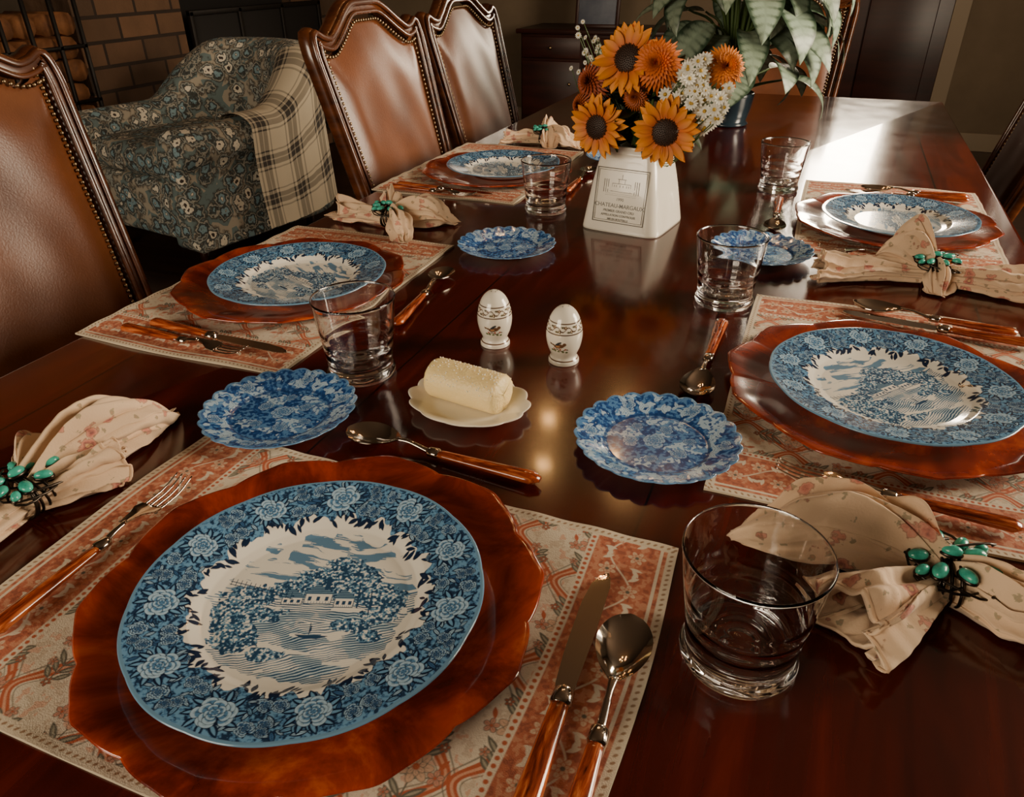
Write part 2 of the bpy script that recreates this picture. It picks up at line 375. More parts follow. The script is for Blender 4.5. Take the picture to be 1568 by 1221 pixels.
    for q in range(7): ln(-.004+q*.0008,-.0335-q*.0004,.020-q*.0012,-.0345-q*.0004,.0007,S2)
    ln(.006,-.033,.005,-.022,.0006,S2);c.ell(*W(.0062,-.0285),.0009,.0022,A,S2);c.ell(*W(.0062,-.0255),.0008,.0009,A,S2)
    for q in range(14): ln(-.070+q*.004,.016-q*.0011,-.070+q*.004,.023-q*.0011,.0006,S2)
    ln(-.071,.020,-.016,.005,.0008,S2);ln(-.071,.017,-.016,.002,.0007,S2)
    return c
def plate_mesh(name,Rr,prof_top,prof_bot,na,nr,edge,canvas,material,zmod=None):
    rt=np.array(prof_top);r=np.linspace(0.0002,rt[-1,0],nr);z=np.interp(r,rt[:,0],rt[:,1])
    k=np.ones(7)/7;zp=np.convolve(np.pad(z,3,mode='edge'),k,'valid')
    rb=np.array(prof_bot);rr=np.concatenate([r,rb[:,0]]);zz=np.concatenate([zp,rb[:,1]])
    th=np.linspace(0,2*np.pi,na,endpoint=False)
    RR=rr[:,None]*np.ones(na);ZZ=zz[:,None]*np.ones(na);TH=th[None]*np.ones((len(rr),1))
    w=sm(.55,1,RR/Rr);RR2=RR*(1+edge(TH)*w)
    if zmod: ZZ=ZZ+zmod(TH,RR/Rr)
    P=np.stack([RR2*np.cos(TH),RR2*np.sin(TH),ZZ],-1)
    if canvas is not None:
        col=canvas.sample(RR*np.cos(TH),RR*np.sin(TH));col[nr+2:]=CR
    else: col=np.array((1,1,1.))
    mb=MB();mb.grid(P[:,::-1],wv=True,col=col if col.ndim==1 else col[:,::-1]);return mb.mesh(name,[material],usecol=True)
dc=dinner_canvas()
dinner=plate_mesh('dinner_plate',.1335,[(0,.006),(.074,.006),(.082,.0085),(.090,.0135),(.128,.0215),(.1335,.0220)],
   [(.1345,.0212),(.134,.0200),(.128,.0185),(.090,.0095),(.078,.002),(.074,0),(.070,0),(.068,.003),(.0,.003)],
   1400,380,lambda t:.008*np.abs(np.sin(t*6))-.006,dc,mPlate)
def small_canvas():
    DB=(.010,.042,.16);BL=(.020,.088,.29);W_=(.42,.58,.72);W2=(.10,.25,.50)
    c=Cv(-.09,.09,-.09,.09,.0003,BL);rs=random.Random(9);xx,yy=c.xx,c.yy;r=np.hypot(xx,yy)
    n=fbm(xx*80+5,yy*80,3);m=fbm(xx*330,yy*330,2);q=fbm(xx*190+40,yy*190,2)
    c.full(m>.56,W2,.85);c.full(m<.40,DB,.85)
    wh=(n>.575);c.full(wh,W_,.95);c.full(wh&(m>.58),BL,.9);c.full(wh&(q<.36),W2,.9)
    for k in range(44):
        a=rs.uniform(0,6.28);rr=rs.uniform(.058,.080);s=rs.uniform(0,6.28)
        for u in range(3): c.ell(rr*math.cos(a)+.003*math.cos(s+u*2),rr*math.sin(a)+.003*math.sin(s+u*2),.0045,.0018,s+u*2,W_,1,True);c.line(rr*math.cos(a),rr*math.sin(a),rr*math.cos(a)+.006*math.cos(s+u*2),rr*math.sin(a)+.006*math.sin(s+u*2),.0004,DB)
    for k in range(6):
        a=k*1.047+.5;c.rose(.070*math.cos(a),.070*math.sin(a),.0085,W_,W2,DB,a)
    for (x,y,s) in((.0,.004,.013),(.022,.018,.008),(-.024,.012,.009),(.012,-.026,.009),(-.018,-.024,.007),(.034,-.010,.007),(-.004,.036,.007)): c.rose(x,y,s,(.30,.46,.64),W2,DB,x*90)
    c.full(np.abs(r-.0545)<.0014,DB,.75);c.full(r>.0828,(.14,.29,.48),.6)
    return c
small=plate_mesh('bread_plate',.0855,[(0,.004),(.053,.004),(.058,.0065),(.0855,.0145)],
   [(.0862,.0138),(.085,.0128),(.056,.003),(.05,0),(.046,0),(.045,.002),(0,.002)],
   600,200,lambda t:.040*np.abs(np.sin(t*12))-.030,small_canvas(),mPlate,
   lambda T_,q:.0018*np.abs(np.sin(T_*12))*sm(.62,1,q))
def chedge(t):
    u=np.mod(t*10/(2*np.pi)+.06*np.sin(3*t),1);return .040*np.abs(np.sin(np.pi*u))**.75-.024+.016*np.exp(-((u-.5)/.11)**2)
charger=plate_mesh('charger_plate',.174,[(0,.003),(.118,.003),(.128,.005),(.168,.0125),(.174,.0125)],
   [(.1755,.0115),(.174,.0095),(.128,.002),(.11,0),(0,0)],480,60,chedge,None,mCharger,
   lambda T_,q:(.0022*np.abs(np.sin(T_*5)))*sm(.72,.95,q))
# ------------------------------------------------------------------ placemat
def mat_canvas():
    CB=(.66,.57,.44);RU=(.44,.10,.04);GR=(.12,.11,.08);PK=(.57,.26,.17)
    c=Cv(-.265,.265,-.18,.18,.0004,CB);rs=random.Random(4);xx,yy=c.xx,c.yy
    w,h=.094,.098
    def ogee(y): 
        return np.cos(2*np.pi*y/h)*.92+.10*np.cos(6*np.pi*y/h)
    n=fbm(xx*260,yy*260,2);n3=fbm(xx*150+30,yy*150,2);c.full((n>.64),(.50,.38,.27),.6);c.full((n3>.62)&(n<.55),(.60,.32,.21),.75)
    for k in range(-6,7):
        sg=1 if k%2 else -1
        xc=k*w/2+sg*(w/4)*.86*ogee(yy);sl=np.abs(np.sin(2*np.pi*yy/h))*(w/4)*2*np.pi/h
        d=np.abs(xx-xc)/np.sqrt(1+sl**2)
        c.full(np.clip(.5-(d-.0036)/c.res,0,1),RU)
        c.full(np.clip(.5-(d-.0010)/c.res,0,1),(.62,.32,.2))
        c.full(np.clip(.5-(np.abs(d-.0058)-.0005)/c.res,0,1),GR,.75)
    for k in range(-7,8):
        for l in range(-4,5):
            x=k*w/2;y=l*h+(0 if k%2 else h/2)
            c.line(x,y-.036,x,y+.034,.0011,GR)
            for s_ in(-1,1):
                for q,(dy,L_) in enumerate(((-.030,.009),(-.023,.011),(-.016,.012),(.015,.012),(.022,.010),(.029,.008))):
                    t=math.pi/2-s_*.85
                    c.ell(x+s_*.0070,y+dy,L_*.78,.0025,t,GR,1,True);c.ell(x+s_*.0070,y+dy,L_*.5,.0009,t,(.36,.33,.24),.9,True)
                c.line(x,y-.008,x+s_*.0145,y-.002,.0009,GR)
                c.flower(x+s_*.0150,y-.002,.0060,5,PK,GR,RU,.4,False)
                c.ell(x+s_*.0165,y+.008,.005,.0018,1.2*s_,RU,1,True)
                c.flower(x+s_*.011,y+.020,.0040,5,RU,GR,CB,.4,False);c.flower(x+s_*.011,y-.022,.0040,5,PK,GR,RU,.4,False)
            c.flower(x,y+.001,.0120,7,rs.choice([PK,(.58,.31,.20),(.60,.38,.25)]),GR,RU,.2,True)
            c.flower(x,y+.034,.0048,5,PK,GR,RU,0,False);c.flower(x,y-.037,.0042,5,RU,GR,CB,0,False)
    for s_ in(-1,1):
        m=(s_*xx>.188);c.full(m,(.44,.13,.065))
        c.full(m&(n>.58),(.56,.26,.15),.8);c.full(m&(n<.34),(.28,.08,.045),.8)
        c.full(((s_*xx>.183)&(s_*xx<.190))|((s_*xx>.246)&(s_*xx<.249)),CB)
        for k in range(-60,61): c.ell(s_*.1865,k*.006,.0018,.0018,0,RU)
        pts=[(s_*(.217+.012*math.sin(y/.0135)),y) for y in np.arange(-.18,.18,.002)]
        c.curve(pts,.0016,CB)
        for q in range(-8,9):
            y=q*.0212;c.flower(s_*(.217+(.011 if q%2 else -.011)),y,.0085,6,(.60,.44,.30),RU,GR,.3*q,True)
            for u_ in range(4): c.ell(s_*(.217+(-.013 if q%2 else .013)),y+u_*.004-.006,.0055,.0018,.6+u_*.8,CB,1,True)
    m=(np.abs(xx)>.252)|(np.abs(yy)>.166);c.a[m]=(.62,.53,.40)
    for k in range(-44,45):
        for s_ in(-1,1): c.ell(k*.006,s_*.1705,.002,.0011,.7,(.30,.18,.10))
    for k in range(-29,30):
        for s_ in(-1,1): c.ell(s_*.2560,k*.006,.002,.0011,.7,(.30,.18,.10))
    c.a*=(0.92+.16*rng.rand(c.h,c.w,1))
    return c
mc=mat_canvas()
def mat_mesh(name,sx_=.26,sy_=.175,seed=1):
    nx,ny=900,600
    u=np.linspace(-1,1,nx);v=np.linspace(-1,1,ny);U_,V_=np.meshgrid(u,v,indexing='ij')
    x=U_*sx_;y=V_*sy_
    px=x+.003*np.sin(V_*3+seed)*U_;py=y*(1+.012*np.cos(U_*2.2+seed))
    z=.0028+.0006*np.sin(U_*9+seed)*np.cos(V_*7)+.0012*np.exp(-((1-np.abs(V_))/.05)**2)*np.sin(U_*14+seed)**2
    P=np.stack([px,py,z],-1);col=mc.sample(x*.26/sx_,y*.175/sy_)
    mb=MB();mb.grid(P[:,::-1][:, ::-1],col=col)
    e=np.concatenate([P[:,0],P[-1,1:],P[-2::-1,-1],P[0,-2:0:-1]])
    lo=e.copy();lo[:,2]=.0003;mb.grid(np.stack([lo,e],0),wv=True,col=np.array((.5,.42,.3)))
    return mb.mesh(name,[mMat],usecol=True)
matA=mat_mesh('placemat',.258,.17,1)
# ------------------------------------------------------------------ cutlery (local +Y = tip; lies on z=0)
def handle(mb,y0,y1,r0,r1,z=.006):
    n=14;t=np.linspace(0,1,n);y=y0+(y1-y0)*t
    w=(r0+(r1-r0)*t)*np.sqrt(np.clip(1-((t-.93)/.07).clip(0,1)**2*.85,0,1))
    mb.tube(np.stack([0*y,y,np.full(n,z)+.002*t],1),np.stack([w,w*.62],1),14,1)
    mb.tube(np.array([[0,y0+.012,z],[0,y0+.009,z],[0,y0-.001,z],[0,y0-.004,z]]),np.array([[.003,.0028],[r0*1.12,r0*.8],[r0*1.2,r0*.85],[r0*.9,r0*.5]]),14,0)
def spoon_mesh(name,Ln=.205):
    mb=MB();nb=22;Lb=.066
    t=np.linspace(0,1,nb);s=np.linspace(-1,1,13)
    w=.0205*np.sin(np.pi*np.clip(t,0,1)**.8)**.62;w[0]=.0015;w[-1]=.0028
    y=-Lb*t;dep=.0085*np.sin(np.pi*t)**.8
    X=w[:,None]*s[None];Z=.0105-dep[:,None]*(1-s[None]**2)+.003*(t[:,None]**3)
    P=np.stack([X,y[:,None]+0*X,Z],-1);P2=P.copy();P2[...,2]-=.0011
    mb.grid(P,mat=0);mb.grid(P2[:,::-1],mat=0)
    e=np.concatenate([P[:,0],P[::-1,-1]]);e2=np.concatenate([P2[:,0],P2[::-1,-1]]);mb.grid(np.stack([e,e2]),wv=True)
    pn=catmull([(0,-Lb+.004,.0125),(0,-Lb-.012,.0120),(0,-Lb-.034,.0068),(0,-Lb-.046,.0062)],5)
    mb.tube(pn,np.stack([np.interp(np.linspace(0,1,len(pn)),[0,.3,1],[.0035,.0024,.0042]),np.interp(np.linspace(0,1,len(pn)),[0,.3,1],[.0012,.0018,.003])],1),10,0)
    handle(mb,-Lb-.044,-Ln,.0056,.0095,.0068)
    return mb.mesh(name,[mSteel,mAmber])
def fork_mesh(name,Ln=.21):
    mb=MB()
    for k in range(4):
        x=(k-1.5)*.0062
        p=catmull([(x*.95,0,.011),(x,-.02,.0055),(x,-.042,.005),(x*.9,-.05,.0055)],5);mb.tube(p,np.stack([np.linspace(.0008,.0019,len(p)),np.linspace(.0007,.0012,len(p))],1),8,0)
    t=np.linspace(0,1,16);w=np.interp(t,[0,.25,.55,1],[.0112,.0118,.006,.0028]);y=-.044-.034*t
    s=np.linspace(-1,1,9);X=w[:,None]*s;Z=(.0055+.006*np.sin(t*np.pi/2))[:,None]+.001*s[None]**2
    P=np.stack([X,y[:,None]+0*X,Z],-1);P2=P.copy();P2[...,2]-=.0014
    mb.grid(P);mb.grid(P2[:,::-1]);e=np.concatenate([P[:,0],P[::-1,-1]]);e2=np.concatenate([P2[:,0],P2[::-1,-1]]);mb.grid(np.stack([e,e2]),wv=True)
    pn=catmull([(0,-.074,.0112),(0,-.088,.0100),(0,-.102,.0068),(0,-.108,.0066)],5)
    mb.tube(pn,np.stack([np.linspace(.0028,.0042,len(pn)),np.linspace(.0012,.003,len(pn))],1),10,0)
    handle(mb,-.106,-Ln,.0056,.0095,.0068);return mb.mesh(name,[mSteel,mAmber])
def knife_mesh(name,Ln=.235):
    mb=MB();t=np.linspace(0,1,26);y=-.125*t
    xl=np.interp(t,[0,.04,.12,.3,.7,.95,1],[.001,-.004,-.008,-.0105,-.010,-.008,-.005])
    xr=np.interp(t,[0,.04,.12,.5,1],[.003,.0055,.0075,.0078,.006])
    s=np.linspace(0,1,7);X=xl[:,None]*(1-s)+xr[:,None]*s;Z=.0055+0*X+.0008*s
    P=np.stack([X,y[:,None]+0*X,Z],-1);P2=P.copy();P2[...,2]-=.0002+.0011*s[None]
    mb.grid(P);mb.grid(P2[:,::-1]);e=np.concatenate([P[:,0],P[::-1,-1]]);e2=np.concatenate([P2[:,0],P2[::-1,-1]]);mb.grid(np.stack([e,e2]),wv=True)
    mb.tube([(0,-.122,.0055),(0,-.13,.006)],np.array([[.006,.0015],[.0055,.0035]]),10,0)
    handle(mb,-.13,-Ln,.0066,.0098,.0065);return mb.mesh(name,[mSteel,mAmber])
spoon=spoon_mesh('spoon');dspoon=spoon_mesh('dessert_spoon',.225);fork=fork_mesh('fork');knife=knife_mesh('knife')
def place2(name,me,tip,end,z):
    d=Vector((tip[0]-end[0],tip[1]-end[1]));ang=math.degrees(math.atan2(d.y,d.x))-90
    return put(name,me,None,T(tip[0],tip[1],TZ+z)@R(ang,'Z'))
# ------------------------------------------------------------------ settings
def setting(px,py,mx,my,mrot,cx=None,cy=None,rotp=0):
    put('placemat',matA,None,T(mx,my,TZ)@R(mrot,'Z'))
    put('charger_plate',charger,None,T(cx if cx is not None else px,cy if cy is not None else py,TZ+.0045)@R(rotp*1.3+9,'Z'))
    put('dinner_plate',dinner,None,T(px,py,TZ+.0092)@R(rotp,'Z'))
setting(-.302,.325,-.305,.333,0,-.306,.338,0)
setting(-.715,.886,-.742,.892,90,-.733,.893,-40)
setting(-.682,1.645,-.742,1.682,90,-.700,1.650,-75)
setting(.126,.836,.125,.85,-90,.122,.842,30)
setting(.161,1.517,.158,1.575,-90,.155,1.530,80)
for (x,y,r) in((-.510,.560,10),(-.102,.653,40),(-.479,1.163,70),(-.060,1.285,20),(-.46,1.88,0)):
    put('bread_plate',small,None,T(x,y,TZ)@R(r,'Z'))
MZ=.0036
place2('fork',fork,(-.516,.42),(-.513,.21),MZ)
place2('knife',knife,(-.099,.443),(-.090,.21),MZ)
place2('spoon',spoon,(-.067,.403),(-.060,.20),MZ)
place2('dessert_spoon',dspoon,(-.417,.556),(-.188,.543),0)
place2('spoon',spoon,(.087,1.098),(.29,1.063),MZ)
place2('knife',knife,(.075,1.066),(.30,1.036),MZ)
place2('fork',fork,(.018,.646),(.228,.624),MZ)
place2('dessert_spoon',dspoon,(-.082,.755),(-.080,.97),0)
place2('fork',fork,(-.640,.660),(-.845,.662),MZ)
place2('knife',knife,(-.590,.682),(-.845,.690),MZ)
place2('dessert_spoon',dspoon,(-.530,1.03),(-.500,.80),.0)
place2('fork',fork,(-.66,1.437),(-.865,1.436),MZ)
place2('knife',knife,(-.63,1.458),(-.865,1.460),MZ)
place2('dessert_spoon',dspoon,(-.500,1.76),(-.490,1.53),0)
place2('fork',fork,(.03,1.336),(.24,1.328),MZ)
place2('spoon',spoon,(.10,1.768),(.30,1.758),MZ)
place2('knife',knife,(.07,1.742),(.31,1.732),MZ)
place2('dessert_spoon',dspoon,(-.048,1.41),(-.056,1.63),0)
# ------------------------------------------------------------------ glasses
def tumbler():
    mb=MB()
    out=[(0,0),(.036,0),(.0405,.0015),(.0425,.005),(.0418,.009),(.0398,.013),(.0400,.02),(.043,.045),(.0470,.075),(.0497,.0985),(.0503,.1000),(.0498,.1013),(.0486,.1005),(.0456,.078),(.0440,.066),(.0422,.057),(.0419,.050),(.0398,.042),(.0396,.036),(.0374,.028),(.0370,.0225),(.034,.0165),(.026,.0150),(.022,.0166),(.018,.0148),(.014,.0148),(.011,.0168),(.008,.0148),(0,.0160)]
    p=np.array(out);q=catmull(np.c_[p,np.zeros(len(p))],4)[:,:2];q[:,0]=np.maximum(q[:,0],0)
    mb.lathe(q,72);return mb.mesh('glass_tumbler',[mGlass])
gm=tumbler()
for x,y in((.012,.406),(-.480,.684),(-.090,1.064),(-.494,1.411),(-.066,1.730)): put('glass_tumbler',gm,None,T(x,y,TZ+.0003))
# ------------------------------------------------------------------ shakers
def shaker(name,x,y,rot,holes):
    prof=[(0,0),(.0175,0),(.0195,.002),(.0190,.005),(.0165,.009),(.0170,.013),(.0205,.022),(.0228,.034),(.0225,.045),(.0195,.058),(.0145,.068),(.0075,.0745),(0,.0765)]
    p=catmull(np.c_[np.array(prof),np.zeros(len(prof))],8)[:,:2];p[:,0]=np.maximum(p[:,0],0)
    n=260;th=np.linspace(0,2*np.pi,n,endpoint=False)
    pp=[];
    for i in range(len(p)-1):
        k=2
        for q in range(k): pp.append(p[i]+(p[i+1]-p[i])*q/k)
    pp.append(p[-1]);p=np.array(pp)
    z=p[:,1][:,None]+0*th;TH=th[None]+0*z
    col=np.zeros(z.shape+(3,));col[:]=(.78,.73,.62)
    br=np.array((.08,.035,.018))
    vine=np.abs(z-.052-.0028*np.sin(TH*9))<.0007;col[vine]=br
    for k in range(18):
        a=k*2*np.pi/18;dx=(np.mod(TH-a+np.pi,2*np.pi)-np.pi)*.021;dz=z-.052+(.0025 if k%2 else -.0025)
        rr_=np.hypot(dx,dz);an=np.arctan2(dz,dx);col[(rr_<.0027*(.75+.25*np.cos(5*an)))]=br*(1 if k%2 else 1.6);col[rr_<.0007]=(.7,.6,.4)
        dx2=(np.mod(TH-a-.17+np.pi,2*np.pi)-np.pi)*.021;col[((dx2/.0024)**2+((z-.052-(.003 if k%2 else -.003))/.0011)**2)<1]=(.10,.085,.045)
    col[(np.abs(z-.0455)<.0007)|(np.abs(z-.0592)<.0006)]=br
    col[(np.abs(z-.0065)<.0006)]=br*1.5
    for a0 in(-1.75,1.2):
        dx=(np.mod(TH-a0+np.pi,2*np.pi)-np.pi)*.0225;dz=z-.030
        body=(dx/.0070)**2+((dz-.15*dx)/.0031)**2<1;head=((dx-.0068)/.0023)**2+((dz-.003)/.0023)**2<1
        tail=(np.abs(dz+.25*dx+.001)<.0011)&(dx<-.003)&(dx>-.013);wing=((dx+.001)/.0042)**2+((dz-.0042-.6*dx)/.0018)**2<1
        leg=(np.abs(dz+.0058+.0012*np.sin(dx*500))<.0007)&(np.abs(dx)<.012)
        col[leg]=(.10,.06,.03)
        for lx in(-.010,-.006,-.001,.005,.010): col[((dx-lx)/.0019)**2+((dz+.0080+.1*lx)/.0013)**2<1]=(.12,.16,.05)
        for lx in(-.0075,.0015,.0082): col[((dx-lx)/.0013)**2+((dz+.0045)/.0013)**2<1]=(.40,.10,.06)
        col[body|head|tail]=(.14,.07,.035);col[wing]=(.03,.04,.05)
        col[((dx+.002)/.0028)**2+((dz+.0005)/.0012)**2<1]=(.45,.22,.1)
    P=np.stack([p[:,0][:,None]*np.cos(TH),p[:,0][:,None]*np.sin(TH),z],-1)
    mb=MB();mb.grid(P[:,::-1],wv=True,col=col[:,::-1])
    for k in range(holes):
        a=k*2*math.pi/holes;mb.ell((.0045*math.cos(a),.0045*math.sin(a),.0757),(.0007,.0007,.0006),6,4,col=(.02,.02,.02))
    return mb.obj(name,[mPlate],M=T(x,y,TZ)@R(rot,'Z'),usecol=True)
shaker('salt_shaker',-.355,.817,30,5);shaker('pepper_shaker',-.254,.803,12,3)
# ------------------------------------------------------------------ butter dish
def dish():
    e=lambda t:.065*np.abs(np.sin(t*6))-.04
    me=plate_mesh('butter_dish',.066,[(0,.005),(.040,.005),(.05,.008),(.066,.0135)],[(.0668,.0128),(.065,.011),(.045,.003),(.035,0),(0,0)],192,60,e,None,mCer,
      lambda T_,q:.0020*np.abs(np.sin(T_*6))*sm(.55,1,q))
    o=put('butter_dish',me,None,T(-.318,.652,TZ)@R(-5,'Z'));o.scale=(1.08,.86,1)
dish()
mb=MB()
nx=30;xs=np.linspace(-.0465,.0465,nx);ph=np.linspace(0,2*np.pi,40,endpoint=False)
rows=[]
for i,x in enumerate(xs):
    sc_=1 if 1<i<nx-2 else (.97 if i in(1,nx-2) else .90)
    y=np.sign(np.cos(ph))*np.abs(np.cos(ph))**.93*.0240*sc_;z=np.sign(np.sin(ph))*np.abs(np.sin(ph))**.93*.0225*sc_
    rows.append(np.stack([np.full(40,x),y,np.maximum(z,-.0200)+.0200],-1))
P=np.array(rows);P=np.concatenate([P[:1]*[1,0,0]+[0,0,.0205],P,P[-1:]*[1,0,0]+[0,0,.0205]]);P=P+rng.normal(0,.00025,P.shape)
mb.grid(P,wv=True,mat=0)
for k in range(200):
    a=random.uniform(.25,2.9);x=random.uniform(-.045,.045)
    y=math.copysign(abs(math.cos(a))**.93,math.cos(a))*.0240;z=abs(math.sin(a))**.93*.0225+.0200
    mb.rbox((x,y,z),(.0014,.0012,.0012),.0003,1,nu=8,nv=4)
mb.obj('butter_roll',[mButter,mSalt],M=T(-.322,.660,TZ+.0055)@R(-8,'Z'))
# ------------------------------------------------------------------ napkins
def napkin(loc,rot,lobes,seed=1,ringrot=0):
    root=empty('napkin',T(loc[0],loc[1],TZ+loc[2])@R(rot,'Z'));rs=random.Random(seed)
    mb=MB()
    waves=[(np.array([rs.gauss(0,1) for _ in range(3)])*f,rs.uniform(0,6.28),a) for f,a in((45,.0028),(45,.0028),(90,.0020),(90,.0020),(160,.0010),(160,.0010))]
    for (dr,Ln,W_,H_,op,lift) in lobes:
        nt,nph=54,144;t=np.linspace(0,1,nt);ph=np.linspace(0,2*np.pi,nph,endpoint=False)
        TT,PH=np.meshgrid(t,ph,indexing='ij')
        if op: a=.011+(W_/2-.011)*sm(-.25,1.1,TT)
        else: a=(.011+(W_/2-.011)*sm(.1,.65,TT))*np.sqrt(np.clip(1-(np.clip((TT-.66)/.34,0,1))**2*.98,0.015,1))
        b=(.012*(1-TT)+H_/2*TT) if op else (.012*(1-TT)+H_/2*np.sin(np.pi*np.clip(TT*.8+.12,0,1)))*np.sqrt(np.clip(1-(np.clip((TT-.7)/.3,0,1))**2*.95,.02,1))
        s1,s2,s3=[rs.uniform(0,6.28) for _ in range(3)]
        k1,k2=rs.choice([5,6,7]),rs.choice([11,13,15])
        am=np.where(op,.8+.35*TT,1.15-.7*TT)
        pl=1+(.16*np.sin(k1*PH+s1+1.6*TT)+.12*np.sin(k2*PH+s2-2.4*TT)+.04*np.sin(25*PH+3*TT))*am
        bend=.5*rs.uniform(-1,1)
        y=bend*Ln*TT**2*.5+a*np.cos(PH)*pl
        x=TT*Ln+(.006*np.sin(3*PH+s3)+.005*np.cos(PH*2+s1)+.003*np.sin(9*PH+s2))*TT
        z0=.016*(1-TT)+b*TT+lift*np.sin(np.pi*TT)
        z=z0+b*np.sin(PH)*(1+.28*np.sin(k1*PH+s2+3*TT)*am+.20*np.sin(k2*PH+s1-2*TT)*am)
        P=np.stack([x,y,z],-1)
        for kv,p0,am_ in waves:
            P=P+ (np.sin(P@kv+p0)*am_*TT)[...,None]*np.array([.4,.7,1.])
        P[...,2]=np.maximum(P[...,2],.0040+.0005*np.sin(20*PH))
        if not op:
            P=np.concatenate([P,np.repeat(P[-1:].mean(1,keepdims=True),nph,1)],0)
        else:
            Q=P[::-1].copy();c0=Q.mean(1,keepdims=True);Q=c0+(Q-c0)*.86;Q=Q[:30]
            P=np.concatenate([P,Q],0)
        mb.grid(P,wv=True,M=R(dr,'Z'))
        if op:
            e=P[nt-2];e=np.vstack([e,e[:1]]);mb.tube(e,.0011,6,1,M=R(dr,'Z'),cap=False)
    mb.obj('cloth',[mNap,mEdge],parent=root)
    rb=MB()
    for k in range(5):
        a=np.linspace(0,2*np.pi,33);x=(k-2)*.0042+.003*np.sin(a+k)
        p=np.stack([x,.0235*np.cos(a),.0225+.0195*np.sin(a)],-1);rb.tube(p,.0014,6,1,cap=False,up=(1,0,0))
    for q in range(4):
        a=np.linspace(0,1,16);p=np.stack([.036*np.cos(a*7+q*2)*(.4+a*.6),.026*np.sin(a*5+q)*1.1,.040+.007*np.sin(a*6+q)-.10*np.abs(.026*np.sin(a*5+q))],-1);rb.tube(p,.0011,6,1)
    for k,(x,y,s,an) in enumerate([(0,0,.0078,0),(.017,.006,.0090,20),(-.016,.008,.0090,160),(.010,.019,.0082,70),(-.008,-.019,.0090,250),(.011,-.018,.0080,310),(-.023,-.008,.008,200),(.028,-.008,.0072,340),(-.006,.024,.0074,95),(-.030,.006,.0062,175),(.024,.020,.0066,40),(-.020,-.021,.0064,225)]):
        M_=T(x,y,.0470-.28*abs(y)-.10*abs(x))@R(an,'Z')
        rb.ell((0,0,-.0008),(s*1.16,s*.76,.0028),16,6,1,M=M_);rb.ell((0,0,.0016),(s,s*.62,.0046),16,8,0,M=M_)
    rb.obj('napkin_ring',[mTurq,mWire],parent=root,M=R(ringrot,'Z'))
    return root
napkin((-.622,.335,0),90,[(-4,.178,.058,.052,False,.012),(-38,.080,.046,.042,True,.004),(40,.09,.055,.040,False,.006),(176,.14,.07,.040,True,.002)],3)
napkin((.152,.522,0),0,[(168,.155,.070,.062,False,.012),(228,.105,.075,.046,True,.006),(142,.085,.06,.055,False,.010),(2,.17,.070,.044,True,.002),(-22,.10,.05,.04,False,.002)],5)
napkin((-.735,1.205,0),0,[(178,.125,.06,.038,True,.004),(22,.12,.065,.042,False,.006),(-38,.10,.05,.034,False,.004),(110,.05,.05,.055,False,.012)],8)
napkin((-.705,2.0,0),0,[(188,.11,.06,.034,True,.004),(-10,.11,.065,.035,False,.006),(-50,.07,.05,.03,False,.004),(90,.05,.05,.05,False,.01)],9)
napkin((.198,1.245,0),0,[(184,.165,.065,.040,True,.004),(160,.085,.055,.075,False,.016),(-2,.15,.075,.040,True,.002),(-60,.05,.05,.03,False,0)],12)
# ------------------------------------------------------------------ vase
def vase():
    root=empty('ceramic_vase',T(-.309,1.392,TZ)@R(-9,'Z'))
    prof=[(0,.0),(.070,0),(.0765,.003),(.0770,.010),(.066,.08),(.0555,.13),(.0525,.140),(.0535,.146),(.0550,.150),(.0535,.152),(.0505,.149),(.048,.13),(.05,.05),(0,.03)]
    def sq(r,z,TH):
        n=7.;k=(np.abs(np.cos(TH))**n+np.abs(np.sin(TH))**n)**(-1/n);return r*k,z
    mb=MB();p=catmull(np.c_[np.array(prof),np.zeros(len(prof))],4)[:,:2];p[:,0]=np.maximum(p[:,0],0)
    mb.lathe(p,128,mod=sq);mb.obj('vase_body',[mCer],parent=root)
    sl=math.degrees(math.atan2(.0770-.0555,.12))
    M_=T(0,-.0779,.010)@R(90-sl,'X')
    lb=MB()
    def seg(x0,y0,x1,y1,w=.0010):
        lb.rbox(((x0+x1)/2,(y0+y1)/2,.0003),(abs(x1-x0)+w,abs(y1-y0)+w,.0006),.0002,nu=8,nv=4)
    for k,w in((0,.0016),(.0035,.0008)):
        a,b,c,d=-.050+k,.050-k,.010+k,.106-k
        for s in((a,c,b,c),(a,d,b,d),(a,c,a,d),(b,c,b,d)): seg(*s,w)
    seg(-.022,.066,.022,.066);seg(-.018,.066,-.018,.080);seg(.018,.066,.018,.080);seg(-.018,.080,.018,.080)
    seg(-.006,.080,-.006,.088);seg(.006,.080,.006,.088);seg(-.008,.088,.008,.088);seg(0,.088,0,.096)
    for x in(-.014,-.010,-.003,.003,.010,.014): seg(x,.068,x,.077,.0014)
    for y in(.062,.059): seg(-.030,y,.030,y,.0005)
    for x in(-.034,-.030,-.026,.026,.030,.034): seg(x,.064,x,.086,.0014)
    lb.obj('label_print',[mInk],parent=root,M=M_)
    for s,y,sz in(('1990',.0500,.0075),('CHATEAU-MARGAUX',.0375,.0100),('PREMIER GRAND CRU',.029,.0062),('APPELLATION CONTROLEE',.0215,.0055),('MIS EN BOUTEILLE',.0145,.0050)):
        cu=bpy.data.curves.new('label_text','FONT');cu.body=s;cu.size=sz;cu.align_x='CENTER';cu.extrude=.0002;cu.offset=.00012;cu.materials.append(mInk)
        o=bpy.data.objects.new('label_text',cu);COL.objects.link(o);o.matrix_world=M_@T(0,y,.0004);o.parent=root
vase()
